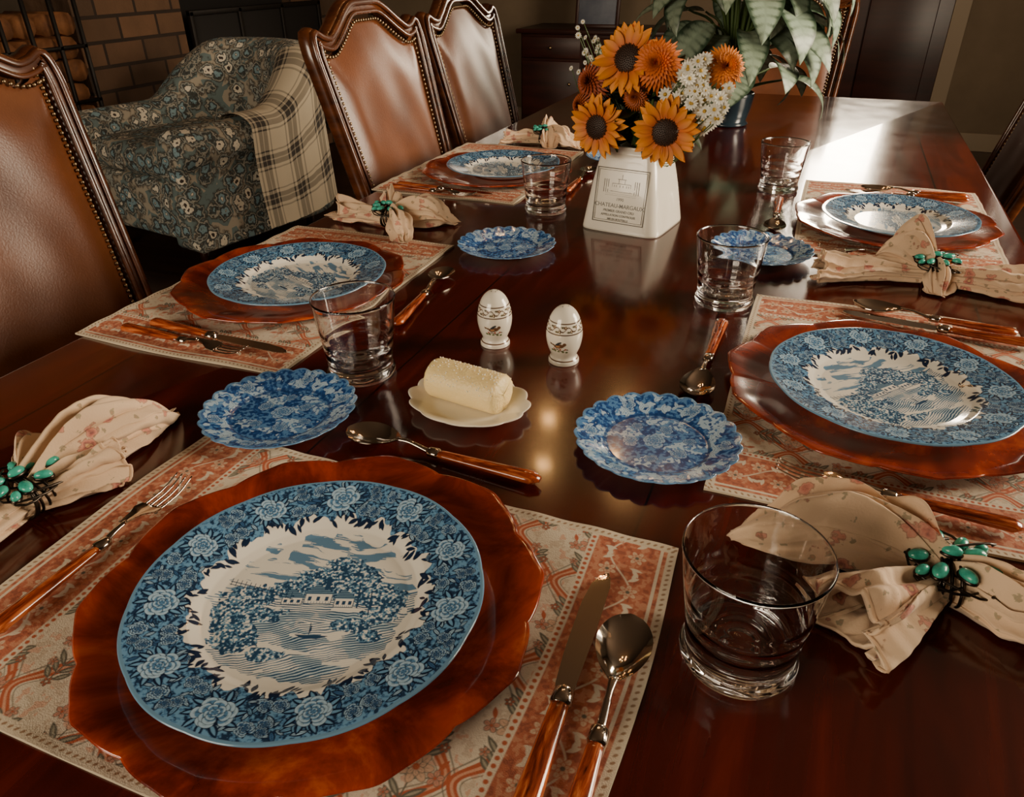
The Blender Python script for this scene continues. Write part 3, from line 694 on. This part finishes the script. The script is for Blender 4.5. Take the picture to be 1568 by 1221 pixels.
# ------------------------------------------------------------------ bouquet
def orient(pos,nrm):
    q=Vector(nrm).to_track_quat('Z','Y').to_matrix().to_4x4();return T(*pos)@q
def petal(mb,M,Ln,W_,c0,c1,curl=.2,lift=.2,n=7,mat=0):
    t=np.linspace(0,1,n);s=np.linspace(-1,1,3);w=W_/2*np.sin(np.pi*np.clip(t*.88+.1,0,1))**.8;w[-1]=W_*.03
    X=t[:,None]*Ln*np.cos(lift)+0*s;Y=w[:,None]*s;Z=(Ln*t*math.sin(lift)-curl*Ln*t**2)[:,None]+.12*W_*np.abs(s)[None]
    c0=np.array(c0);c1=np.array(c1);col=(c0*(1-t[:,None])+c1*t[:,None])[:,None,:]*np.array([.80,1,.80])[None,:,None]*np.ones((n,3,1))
    mb.grid(np.stack([X,Y,Z],-1),mat=mat,M=M,col=col)
def sunflower(mb,pos,nrm,Rr):
    M_=orient(pos,nrm)
    for ring,(n,ll,lf) in enumerate(((20,1.,.12),(18,.93,.35))):
        for k in range(n):
            a=360/n*(k+ring*.5)+random.uniform(-6,6)
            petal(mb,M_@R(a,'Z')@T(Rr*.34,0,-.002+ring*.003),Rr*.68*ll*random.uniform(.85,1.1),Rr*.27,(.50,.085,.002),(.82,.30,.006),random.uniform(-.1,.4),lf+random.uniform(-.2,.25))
    mb.ell((0,0,.0),(Rr*.42,Rr*.42,Rr*.15),20,8,0,M=M_,col=(.035,.014,.007))
    for k in range(170):
        r=Rr*.42*math.sqrt(k/170);a=k*2.4;mb.ell((r*math.cos(a),r*math.sin(a),Rr*.15*math.sqrt(max(0,1-(k/170)))),(.0012,.0012,.0022),5,4,0,M=M_,col=(.13,.05,.015) if k>110 else (.03,.016,.009))
def mum(mb,pos,nrm,Rr,ca,cb):
    M_=orient(pos,nrm);n=150
    for k in range(n):
        t=k/n;a=k*137.5;r=Rr*.1+Rr*.35*t
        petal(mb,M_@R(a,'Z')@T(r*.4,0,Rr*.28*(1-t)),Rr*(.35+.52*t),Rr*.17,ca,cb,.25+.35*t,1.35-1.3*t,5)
    mb.ell((0,0,0),(Rr*.4,Rr*.4,Rr*.25),12,6,0,M=M_,col=ca)
def aster(mb,pos,nrm,Rr):
    M_=orient(pos,nrm)
    for k in range(11): petal(mb,M_@R(k*360/11,'Z')@T(Rr*.2,0,0),Rr*.8,Rr*.38,(.76,.74,.62),(.90,.88,.78),.1,.15,4)
    mb.ell((0,0,.001),(Rr*.27,Rr*.27,Rr*.15),8,5,0,M=M_,col=(.45,.28,.03))
def leafM(mb,M,Ln,W_,droop,c_mid,c_edge,n=14,wavy=.02,mat=0,vein=0):
    ns_=17 if vein else 9
    t=np.linspace(0,1,n);s=np.linspace(-1,1,ns_);w=W_/2*np.sin(np.pi*t**.75)**.85;w[0]=W_*.02;w[-1]=0
    ang=-droop*t;dx=np.cos(ang);dz=np.sin(ang);x=np.cumsum(dx)/n*Ln;z=np.cumsum(dz)/n*Ln
    X=x[:,None]+0*s;Y=w[:,None]*s;Z=z[:,None]-.22*w[:,None]*(1-np.abs(s))[None]+wavy*Ln*np.sin(t*9)[:,None]*s[None]**2*.5
    c1=np.array(c_mid);c2=np.array(c_edge)
    f=np.abs(s)[None]**1.5*np.ones((n,1));
    if vein:
        f=np.clip(sm(.62,.95,np.abs(s))[None]+.75*sm(.2,.9,np.sin(t[:,None]*62-np.abs(s)[None]*5))*(.25+np.abs(s)[None]),0,1);f[:,ns_//2]=.15
    col=c1*(1-f[...,None])+c2*f[...,None]
    mb.grid(np.stack([X,Y,Z],-1),mat=mat,M=M,col=col)
def bouquet():
    root=empty('flower_bouquet',T(0,0,TZ))
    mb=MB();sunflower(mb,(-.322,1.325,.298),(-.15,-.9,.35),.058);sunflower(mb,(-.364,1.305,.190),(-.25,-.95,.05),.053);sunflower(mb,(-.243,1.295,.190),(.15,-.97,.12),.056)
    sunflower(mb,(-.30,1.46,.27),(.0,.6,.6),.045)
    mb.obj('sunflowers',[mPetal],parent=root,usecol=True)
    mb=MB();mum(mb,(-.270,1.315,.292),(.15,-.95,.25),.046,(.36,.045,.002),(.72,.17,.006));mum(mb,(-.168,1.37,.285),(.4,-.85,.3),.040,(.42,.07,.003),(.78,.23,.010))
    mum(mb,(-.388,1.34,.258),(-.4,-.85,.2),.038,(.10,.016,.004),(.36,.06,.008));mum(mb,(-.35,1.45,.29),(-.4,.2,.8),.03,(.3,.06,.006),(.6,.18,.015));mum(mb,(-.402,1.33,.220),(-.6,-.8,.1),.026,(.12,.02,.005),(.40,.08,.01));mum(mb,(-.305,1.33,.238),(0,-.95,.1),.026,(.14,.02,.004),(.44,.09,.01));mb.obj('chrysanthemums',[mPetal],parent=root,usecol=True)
    mb=MB();st=MB()
    for k in range(135):
        q=random.uniform(0,6.28);u=math.sqrt(random.random());x=-.203+.050*u*math.cos(q);z=.243+.060*u*math.sin(q);y=1.312+random.uniform(-.012,.03)+.25*abs(x+.205)
        if math.hypot(x+.243,z-.19)<.050 or math.hypot(x+.27,z-.292)<.040 or math.hypot(x+.168,z-.285)<.030: y+=.05
        aster(mb,(x,y,z),(random.uniform(-.5,.7),-1,random.uniform(-.2,.8)),random.uniform(.0100,.0130))
        st.tube(catmull([(x,y+.003,z-.002),(x*.5-.15,y+.03,z-.07),(-.30,1.39,.13)],4),.0008,5)
    for k in range(40):
        x=random.gauss(-.405,.016);z=random.gauss(.285,.022);y=1.38+random.uniform(-.03,.03)
        aster(mb,(x,y,z),(random.uniform(-.8,.3),-1,random.uniform(0,.8)),random.uniform(.004,.006));st.tube(catmull([(x,y+.002,z),(x+.03,y+.005,z-.06),(-.31,1.39,.14)],4),.0007,5)
    mb.obj('asters',[mPetal],parent=root,usecol=True)
    for p in((-.322,1.335,.29),(-.364,1.315,.185),(-.243,1.305,.185),(-.27,1.33,.285),(-.171,1.38,.275),(-.388,1.35,.25),(-.30,1.45,.26)):
        st.tube(catmull([p,(p[0]*.6-.12,p[1]*.6+.55,p[2]*.5+.06),(-.309,1.392,.06)],5),.0028,7)
    st.obj('stems',[mStem],parent=root)
    mb=MB()
    for k in range(240):
        a=random.uniform(0,360);el=random.uniform(-25,75);r=random.uniform(.02,.07)
        M_=T(-.295,1.405,.20)@R(a,'Z')@R(-el,'Y')@T(r,0,0)@R(random.uniform(-60,60),'X')
        g=random.uniform(.5,1.2);leafM(mb,M_,random.uniform(.045,.075),random.uniform(.018,.03),.8,(.03*g,.05*g,.012*g),(.018*g,.035*g,.01*g),8)
    mb.obj('foliage',[mLeaf],parent=root,usecol=True)
bouquet()
# ------------------------------------------------------------------ big plant
def plant():
    root=empty('potted_dieffenbachia',T(-.275,2.45,TZ))
    mb=MB();mb.lathe(np.array([(0,0),(.060,0),(.066,.004),(.062,.010),(.058,.014),(.068,.05),(.074,.085),(.075,.095),(.072,.098),(.068,.09),(0,.085)])*.95,48);mb.obj('pot',[mPot],parent=root)
    mb=MB();st=MB();rs=random.Random(11)
    S_=(.26,.34,.25);D_=(.030,.060,.032)
    for k in range(62):
        az=k*137.5+rs.uniform(-20,20);h=.13+.40*(k/62)+rs.uniform(-.03,.03);rad=rs.uniform(.08,.16)
        a=math.radians(az);p=(rad*math.cos(a),rad*math.sin(a),h)
        st.tube(catmull([(0.01*math.cos(a),.01*math.sin(a),.08),(p[0]*.45,p[1]*.45,h*.85),p],5),np.linspace(.006,.0028,11),7)
        g=rs.uniform(.7,1.15)
        leafM(mb,T(*p)@R(az,'Z')@R(-rs.uniform(-5,35),'Y')@R(rs.uniform(-25,25),'X'),rs.uniform(.18,.24),rs.uniform(.08,.105),rs.uniform(1.5,2.5),tuple(np.array(S_)*g),tuple(np.array(D_)*g),48,.03,vein=1)
    for (az,h,el,Ln,dr) in((-20,.36,20,.25,2.2),(-45,.33,15,.24,2.1),(5,.30,20,.25,2.0),(-70,.36,25,.23,2.3),(-30,.26,10,.22,1.9),(30,.36,20,.25,2.1),(-10,.42,30,.26,2.3)):
        a=math.radians(az);p=(.13*math.cos(a),.13*math.sin(a),h)
        st.tube(catmull([(0.01*math.cos(a),.01*math.sin(a),.08),(p[0]*.45,p[1]*.45,h*.85),p],5),np.linspace(.006,.0028,11),7)
        leafM(mb,T(*p)@R(az,'Z')@R(-el,'Y'),Ln,.105,dr,(.28,.37,.28),(.03,.06,.032),56,.03,vein=1)
    st.obj('stems',[mStem],parent=root);mb.obj('leaves',[mLeaf],parent=root,usecol=True)
plant()
# ------------------------------------------------------------------ table
def table():
    root=empty('dining_table')
    mb=MB();x0,x1,y0,y1=-.905,.375,.04,3.09
    mb.rbox(((x0+x1)/2,(y0+y1)/2,TZ-.019),(x1-x0,y1-y0,.038),.010,nu=24,nv=12);o=mb.obj('table_top',[mTable],parent=root)
    mb=MB()
    for x in(x0+.10,x1-.10): mb.rbox((x,(y0+y1)/2,TZ-.083),(.028,y1-y0-.30,.09),.004)
    for y in(y0+.14,y1-.14): mb.rbox(((x0+x1)/2,y,TZ-.083),(x1-x0-.20,.028,.09),.004)
    mb.obj('apron',[mDark],parent=root)
    k=1
    for x in(x0+.10,x1-.10):
        for y in(y0+.14,y1-.14):
            mb=MB();mb.rbox((x,y,.66),(.09,.09,.12),.006);mb.lathe([(0,0),(.028,0),(.032,.03),(.024,.07),(.03,.12),(.042,.3),(.036,.45),(.028,.52),(.04,.56),(.04,.60),(0,.60)],24,M=T(x,y,0))
            mb.obj('leg_%d'%k,[mDark],parent=root);k+=1
table()
# ------------------------------------------------------------------ dining chairs
def chair(x,y,rot,leather,name='dining_chair'):
    root=empty(name,T(x,y,0)@R(rot,'Z'));ln=.26
    def hw(h): return .205+.043*np.clip((h-.42)/.6,-.3,1.1)
    def top(s): return 1.045+.060*sm(.74,.18,np.abs(s))+.012*sm(.86,1,np.abs(s))-.008*np.exp(-((np.abs(s)-.76)/.1)**2)
    h=np.linspace(.40,1.018,18);sL=np.linspace(-.97,.97,41)
    pts=np.concatenate([np.c_[-hw(h),h],np.c_[sL*hw(1.03),top(sL)],np.c_[hw(h[::-1]),h[::-1]]])
    for _ in range(2):
        q=[pts[0]]
        for a,b in zip(pts[:-1],pts[1:]): q+= [a*.75+b*.25,a*.25+b*.75]
        pts=np.array(q+[pts[-1]])
    def sweep(mb,pts,prof,off=0,mat=0):
        t=np.gradient(pts,axis=0);t/=np.linalg.norm(t,axis=1)[:,None];n=np.stack([t[:,1],-t[:,0]],1)
        yy=pts[:,0][:,None]+n[:,0][:,None]*prof[:,0];hh=pts[:,1][:,None]+n[:,1][:,None]*prof[:,0]
        P=np.stack([-(hh-.42)*ln+prof[:,1][None]+off,yy,hh],-1);mb.grid(P,wv=True,mat=mat)
    mb=MB()
    a=np.linspace(0,2*np.pi,16,endpoint=False)
    sup=lambda hx,hy:np.stack([np.sign(np.cos(a))*np.abs(np.cos(a))**.6*hx,np.sign(np.sin(a))*np.abs(np.sin(a))**.6*hy],1)
    sweep(mb,pts,sup(.020,.019))
    sweep(mb,pts,sup(.007,.007)+[-.009,0],.020);sweep(mb,pts,sup(.005,.005)+[.013,0],.019)
    for s_ in(-1,1):
        p=catmull([(0,s_*.205,.45),(-.0,s_*.205,.25),(-.07,s_*.205,0)],6);mb.tube(p,np.linspace(.023,.017,len(p)),8)
        p=catmull([(.43,s_*.215,.42),(.435,s_*.215,.2),(.43,s_*.215,0)],6);mb.tube(p,np.linspace(.028,.016,len(p)),10)
        mb.rbox((.215,s_*.213,.40),(.44,.024,.06),.004)
    mb.rbox((.44,0,.40),(.024,.44,.06),.004);mb.rbox((0,0,.40),(.024,.42,.06),.004)
    mb.obj('frame',[mWood],parent=root)
    U_=np.linspace(-1,1,33);Vv=np.linspace(0,1,33);UU,VV=np.meshgrid(U_,Vv)
    tp=top(UU)-.030;H=.47+(tp-.47)*VV;Y=UU*(hw(H)-.022)
    edge=np.minimum(1-np.abs(UU),np.minimum(VV,1-VV)*1.6);puff=.006+.020*np.sin(np.clip(edge*3.2,0,1)*np.pi/2)
    puff=puff+.0015*np.sin(UU*9+VV*4)*np.sin(VV*11)
    mb=MB();mb.grid(np.stack([-(H-.42)*ln+puff,Y,H],-1));mb.grid(np.stack([-(H-.42)*ln-.012,Y,H],-1)[:,::-1]);mb.obj('back_panel',[leather],parent=root)
    t=np.gradient(pts,axis=0);t/=np.linalg.norm(t,axis=1)[:,None];n=np.stack([t[:,1],-t[:,0]],1);ip=pts+n*.031
    d=np.r_[0,np.cumsum(np.linalg.norm(np.diff(ip,axis=0),axis=1))];mb=MB()
    for q in np.arange(.08,d[-1]-.08,.0115):
        yy=np.interp(q,d,ip[:,0]);hh=np.interp(q,d,ip[:,1]);mb.ell((-(hh-.42)*ln+.015,yy,hh),(.004,.0044,.0044),7,5)
    mb.obj('nailheads',[mBrass],parent=root)
    mb=MB();mb.rbox((.235,0,.465),(.46,.46,.09),.035,nu=24,nv=12);mb.obj('seat',[leather],parent=root)
chair(-1.262,.862,0,mLeather);chair(-.970,1.815,0,mLeather);chair(-.975,2.385,0,mLeather)
chair(-.215,3.36,-90,mLeather);chair(.50,2.66,180,mLeather2)
# ------------------------------------------------------------------ armchair
def armchair():
    root=empty('floral_armchair',T(-2.74,2.86,0)@R(-100,'Z'))
    hw,fr,bk=.37,.44,-.16
    pth=[];
    for x in np.linspace(fr,bk,16): pth.append((x,-hw))
    for a in np.linspace(0,np.pi,28)[1:-1]: pth.append((bk-.34*math.sin(a),-hw*math.cos(a)))
    for x in np.linspace(bk,fr,16): pth.append((x,hw))
    pth=np.array(pth);t=np.gradient(pth,axis=0);t/=np.linalg.norm(t,axis=1)[:,None];n=np.stack([-t[:,1],t[:,0]],1)
    sgn=np.sign(((pth)*n).sum(1));n*=sgn[:,None]
    back=sm(-.02,-.42,pth[:,0]);H=.62+.25*back;thk=.075+.03*back
    prof=[(-1,.16),(-1,.30),(-1,.6),(-1.05,.80),(-.95,.90),(-.6,.97),(-.1,1.),(.5,1.),(1.1,.965),(1.45,.90),(1.45,.83),(1.15,.77),(.95,.70),(.95,.5),(1,.3),(1,.16)]
    pr=catmull(np.c_[np.array(prof),np.zeros(len(prof))],3)[:,:2]
    P=[]
    for i in range(len(pth)):
        off=pr[:,0]*thk[i];z=pr[:,1]*H[i];z=np.where(pr[:,1]<.2,.12,z)
        P.append(np.stack([pth[i,0]+n[i,0]*off,pth[i,1]+n[i,1]*off,z],-1))
    P=np.array(P)
    for k in(0,-1):
        c_=P[k].mean(0,keepdims=True)
        caps=[]
        for s,dx in((.93,.018),(.75,.03),(.4,.034),(.0,.034)):
            q=c_+(P[k]-c_)*s;q=q.copy();q[:,0]+=dx;caps.append(q)
        if k==0: P0=np.array(caps[::-1])
        else: P1=np.array(caps)
    mb=MB();mb.grid(np.concatenate([P0,P,P1]),wv=True);mb.obj('tub_back_and_arms',[mFab],parent=root)
    mb=MB();mb.rbox((.08,0,.27),(.70,.62,.26),.04,nu=24,nv=10);mb.rbox((.10,0,.46),(.62,.58,.14),.06,nu=24,nv=12);mb.obj('seat_cushion',[mFab],parent=root)
    mb=MB()
    for x in(.34,-.32):
        for y in(-.3,.3): mb.tube([(x,y,0),(x,y,.14)],np.array([.018,.026]),10)
    mb.obj('feet',[mDark],parent=root)
    py=[(-.095,.30),(-.093,.45),(-.090,.56),(-.065,.61),(0,.632),(.065,.630),(.120,.60),(.126,.55),(.118,.45),(.118,.3),(.122,.18),(.125,.14)]
    pp=catmull(np.c_[np.array(py),np.zeros(len(py))],6)[:,:2];m_=len(pp)
    xs=np.linspace(-.33,.12,60);P=np.zeros((60,m_,3));dl=np.r_[0,np.cumsum(np.linalg.norm(np.diff(pp,axis=0),axis=1))]
    for i,x in enumerate(xs):
        b=float(sm(-.02,-.42,x));wob=.006*np.sin(x*40+dl*6)*np.clip(dl-.4,0,.3)/.3
        cx_=x;cy_=hw
        if x<bk:
            sa_=min(1,(bk-x)/.34);cy_=hw*math.cos(math.asin(sa_))
        P[i,:,0]=cx_+.02*np.sin(dl*5)*np.clip(dl-.5,0,1);P[i,:,1]=cy_+pp[:,0]*(1+b*.4)+.006+np.abs(wob);P[i,:,2]=pp[:,1]*(1+.25/.62*b)+.008
    X=np.broadcast_to(xs[:,None],(60,m_));D=np.broadcast_to(dl[None],(60,m_))
    f=8;xi=np.linspace(0,59,60*f);yi=np.linspace(0,m_-1,m_*f)
    def up(A):
        a=np.array([np.interp(xi,np.arange(60),A[:,j]) for j in range(A.shape[1])]).T
        return np.array([np.interp(yi,np.arange(m_),a[i]) for i in range(a.shape[0])])
    PP=np.stack([up(P[...,k]) for k in range(3)],-1);Xf=up(X);Df=up(D)
    def stripes(q):
        q=np.mod(q,.17)
        v=np.zeros_like(q);v+=1.0*((q>.03)&(q<.078));v+=.8*((q>.09)&(q<.097));v+=.8*((q>.012)&(q<.018));v-=.7*((q>.05)&(q<.055));return v
    k=np.clip((stripes(Xf+.5)+stripes(Df+.05))*.55,0,1)
    base=np.array((.72,.62,.46));dk=np.array((.06,.052,.047));col=base*(1-k[...,None])+dk*k[...,None]
    mb=MB();mb.grid(PP,col=col);o=mb.obj('plaid_throw',[mPlaid],parent=root,usecol=True)
armchair()
# ------------------------------------------------------------------ room
def box(name,lo,hi,m,parent=None,r=.004):
    mb=MB();lo=np.array(lo);hi=np.array(hi);mb.rbox((lo+hi)/2,hi-lo,r,nu=8,nv=4);return mb.obj(name,[m],parent=parent,smooth=False)
XL,XR,YF,YB,ZC=-4.0,2.1,-1.6,6.2,2.8
box('floor',(XL-.2,YF-.2,-.1),(XR+.2,YB+.2,0),mFloor);box('ceiling',(XL-.2,YF-.2,ZC),(XR+.2,YB+.2,ZC+.1),mCeil)
def wall(name,axis,pos,thick,a0,a1,holes,m):
    mb=MB()
    def bx(a,b,z0,z1):
        if b-a<1e-4 or z1-z0<1e-4:return
        if axis=='x': lo=(min(pos,pos+thick),a,z0);hi=(max(pos,pos+thick),b,z1)
        else: lo=(a,min(pos,pos+thick),z0);hi=(b,max(pos,pos+thick),z1)
        lo=np.array(lo);hi=np.array(hi);mb.rbox((lo+hi)/2,hi-lo,.001,nu=8,nv=4)
    cur=a0
    for (h0,h1,z0,z1) in sorted(holes): bx(cur,h0,0,ZC);bx(h0,h1,0,z0);bx(h0,h1,z1,ZC);cur=h1
    bx(cur,a1,0,ZC);return mb.obj(name,[m],smooth=False)
wall('wall_back','y',YB,.2,XL-.2,XR+.2,[(-.02,.52,1.22,2.35)],mWall)
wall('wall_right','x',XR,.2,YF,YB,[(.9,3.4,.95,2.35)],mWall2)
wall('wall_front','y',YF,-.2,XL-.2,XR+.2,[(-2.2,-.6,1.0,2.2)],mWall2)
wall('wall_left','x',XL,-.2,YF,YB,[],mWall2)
def window(name,axis,pos,a0,a1,z0,z1,inn,nx,nz,power,col=(1,.82,.60)):
    root=empty(name);mb=MB()
    def bx(a,b,c,d,dep=.06):
        if axis=='x': lo=(pos-dep/2,a,c);hi=(pos+dep/2,b,d)
        else: lo=(a,pos-dep/2,c);hi=(b,pos+dep/2,d)
        lo=np.array(lo);hi=np.array(hi);mb.rbox((lo+hi)/2,hi-lo,.004,nu=8,nv=4)
    f=.045
    bx(a0,a0+f,z0,z1);bx(a1-f,a1,z0,z1);bx(a0,a1,z0,z0+f);bx(a0,a1,z1-f,z1)
    for k in range(1,nx): q=a0+(a1-a0)*k/nx;bx(q-.012,q+.012,z0,z1,.04)
    for k in range(1,nz): q=z0+(z1-z0)*k/nz;bx(a0,a1,q-.012,q+.012,.04)
    mb.obj('frame',[mTrim],parent=root,smooth=False)
    li=bpy.data.lights.new(name+'_daylight','AREA');li.shape='RECTANGLE';li.energy=power;li.color=col
    o=bpy.data.objects.new(name+'_daylight',li);COL.objects.link(o)
    li.size=(a1-a0)*.96;li.size_y=(z1-z0)*.96
    c=((a0+a1)/2,(z0+z1)/2)
    p=Vector((pos-inn*-.06,c[0],c[1])) if axis=='x' else Vector((c[0],pos-inn*-.06,c[1]))
    d=Vector((-inn,0,0)) if axis=='x' else Vector((0,-inn,0))
    o.matrix_world=Matrix.Translation(p)@d.to_track_quat('-Z','Z').to_matrix().to_4x4();o.parent=root
window('window_1','y',YB+.1,-.02,.52,1.22,2.35,1,1,2,90)
window('window_2','x',XR+.1,.9,3.4,.95,2.35,1,3,2,335)
window('fill_window','y',YF-.1,-2.2,-.6,1.0,2.2,-1,2,2,76)  # unseen window behind the camera, added with its area light for fill
# chandelier above the far half of the table
def chandelier():
    root=empty('chandelier',T(-.66,2.55,2.30));mb=MB()
    mb.tube([(0,0,.48),(0,0,.02)],.006,8);mb.lathe([(0,.50),(.055,.50),(.055,.485),(.02,.46),(0,.46)][::-1],24)
    mb.lathe([(0,-.12),(.012,-.11),(.03,-.07),(.018,-.03),(.035,.0),(.02,.05),(.01,.09),(0,.09)],24)
    cb=MB()
    for k in range(5):
        a=math.radians(159+72*k);c,s=math.cos(a),math.sin(a)
        mb.tube(catmull([(0.02*c,.02*s,0),(.12*c,.12*s,-.07),(.25*c,.25*s,-.06),(.31*c,.31*s,-.01)],7),.006,8)
        mb.lathe([(0,-.012),(.03,-.008),(.034,.002),(.012,.004),(0,.004)],18,M=T(.31*c,.31*s,0))
        cb.tube([(.31*c,.31*s,.0),(.31*c,.31*s,.05)],.009,10)
        li=bpy.data.lights.new('bulb_%d'%(k+1),'POINT');li.energy=2.6;li.color=(1,.52,.18);li.shadow_soft_size=.030
        o=bpy.data.objects.new('bulb_%d'%(k+1),li);COL.objects.link(o);o.location=(.31*c,.31*s,.085);o.parent=root
    mb.obj('arms',[mIron],parent=root);cb.obj('candle_sleeves',[mTrim],parent=root)
chandelier()
# fireplace on left wall
mb=MB()
def sb(lo,hi,mm=0):
    lo=np.array(lo);hi=np.array(hi);mb.rbox((lo+hi)/2,hi-lo,.006,mm,nu=8,nv=4)
sb((XL,3.10,0),(XL+.35,3.86,ZC));sb((XL,5.25,0),(XL+.35,5.95,ZC));sb((XL,3.86,1.15),(XL+.35,5.25,ZC));sb((XL,3.86,0),(XL+.03,5.25,1.15),1);sb((XL,3.10,0),(XL+.55,6.0,.08))
mb.obj('stone_fireplace',[mStone,mBlack],smooth=False)
root=empty('fireplace_screen');mb=MB()
for y in np.linspace(3.9,5.21,4): mb.rbox((XL+.37,y,.52),(.03,.03,.86),.004)
for z in(.10,.94): mb.rbox((XL+.37,4.555,z),(.03,1.34,.03),.004)
mb.obj('frame',[mIron],parent=root)
mb=MB();mb.rbox((XL+.365,4.555,.52),(.006,1.28,.82),.002,nu=8,nv=4);mb.obj('mesh_panel',[mBlack],parent=root)
root=empty('firewood_rack');mb=MB()
for y in np.linspace(2.30,3.0,6): mb.rbox((XL+.50,y,.55),(.018,.018,1.1),.003,nu=8,nv=4)
for z in(.05,.32,.6,.85,1.09): mb.rbox((XL+.50,2.65,z),(.018,.72,.018),.003,nu=8,nv=4)
for y in(2.3,3.0): mb.rbox((XL+.28,y,.05),(.45,.02,.02),.003,nu=8,nv=4)
mb.obj('rack',[mIron],parent=root)
mb=MB();rs=random.Random(2)
for i in range(9):
    for j in range(6): 
        r=rs.uniform(.045,.055);y=2.37+j*.112+(.0 if i%2 else .02);z=.11+i*.105;mb.tube([(XL+.08,y,z),(XL+.46,y+.01,z)],np.array([r,r]),9,0)
mb.obj('logs',[mLog],parent=root)
# sideboard cabinet
root=empty('sideboard_cabinet');x0,x1,y0,y1=-2.18,-.75,5.62,6.17
mb=MB();mb.rbox(((x0+x1)/2,(y0+y1)/2,.76-.015),(x1-x0+.06,y1-y0+.04,.03),.006);mb.rbox(((x0+x1)/2,(y0+y1)/2+.01,.41),(x1-x0,y1-y0,.66),.006)
for k in range(3):
    w=(x1-x0)/3;xc=x0+w*(k+.5);mb.rbox((xc,y0+.005,.64),(w-.03,.03,.14),.004);mb.rbox((xc,y0+.005,.33),(w-.03,.03,.44),.004)
for x in(x0+.05,x1-.05):
    for y in(y0+.07,y1-.05): mb.rbox((x,y,.05),(.06,.06,.10),.004)
mb.obj('carcass',[mDark],parent=root)
mb=MB()
for k in range(3):
    xc=x0+(x1-x0)/3*(k+.5);mb.ell((xc,y0-.02,.64),(.012,.012,.012));mb.ell((xc+.15,y0-.02,.4),(.012,.012,.012))
mb.obj('knobs',[mBrass],parent=root)
root=empty('picture_frame',T(-1.64,5.74,.765)@R(-8,'X'))
mb=MB()
for a in((-.15,0,.02,.42),(.15,0,.02,.42)): mb.rbox((a[0],0,.21),(.024,.02,.42),.004)
for z in(.012,.408): mb.rbox((0,0,z),(.3,.02,.024),.004)
mb.obj('frame',[mDark],parent=root)
mb=MB();mb.rbox((0,.002,.21),(.28,.008,.38),.002);mb.obj('picture',[noisy('slate_print',[(.3,(.07,.08,.11)),(.7,(.13,.14,.17))],8,.5)],parent=root)
root=empty('wood_panel');mb=MB();mb.rbox((.10,YB-.03,.60),(1.12,.05,1.18),.004)  # low dark wood panel under the back window
for x in(-.2,.36): mb.rbox((x,YB-.06,.6),(.42,.03,.9),.008)
mb.obj('panels',[mDark],parent=root)
box('baseboard_back',(XL,YB-.02,0),(XR,YB,.12),mTrim);box('baseboard_right',(XR-.02,YF,0),(XR,YB,.12),mTrim)
box('trim_1',(.66,YB-.05,0),(.76,YB,2.4),mTrim)
# ------------------------------------------------------------------ world, camera
w=bpy.data.worlds.new('world');sc.world=w;w.use_nodes=True
bg=w.node_tree.nodes['Background'];bg.inputs[0].default_value=(.9,.85,.75,1);bg.inputs[1].default_value=1.0
cam=bpy.data.cameras.new('camera');cam.sensor_width=36;cam.lens=1155/1600*36;cam.clip_start=.02;cam.clip_end=60
co=bpy.data.objects.new('camera',cam);COL.objects.link(co)
co.matrix_world=T(0,0,TZ+.444)@R(22.1,'Z')@R(90-30.8,'X')@R(-.7,'Z')
sc.camera=co
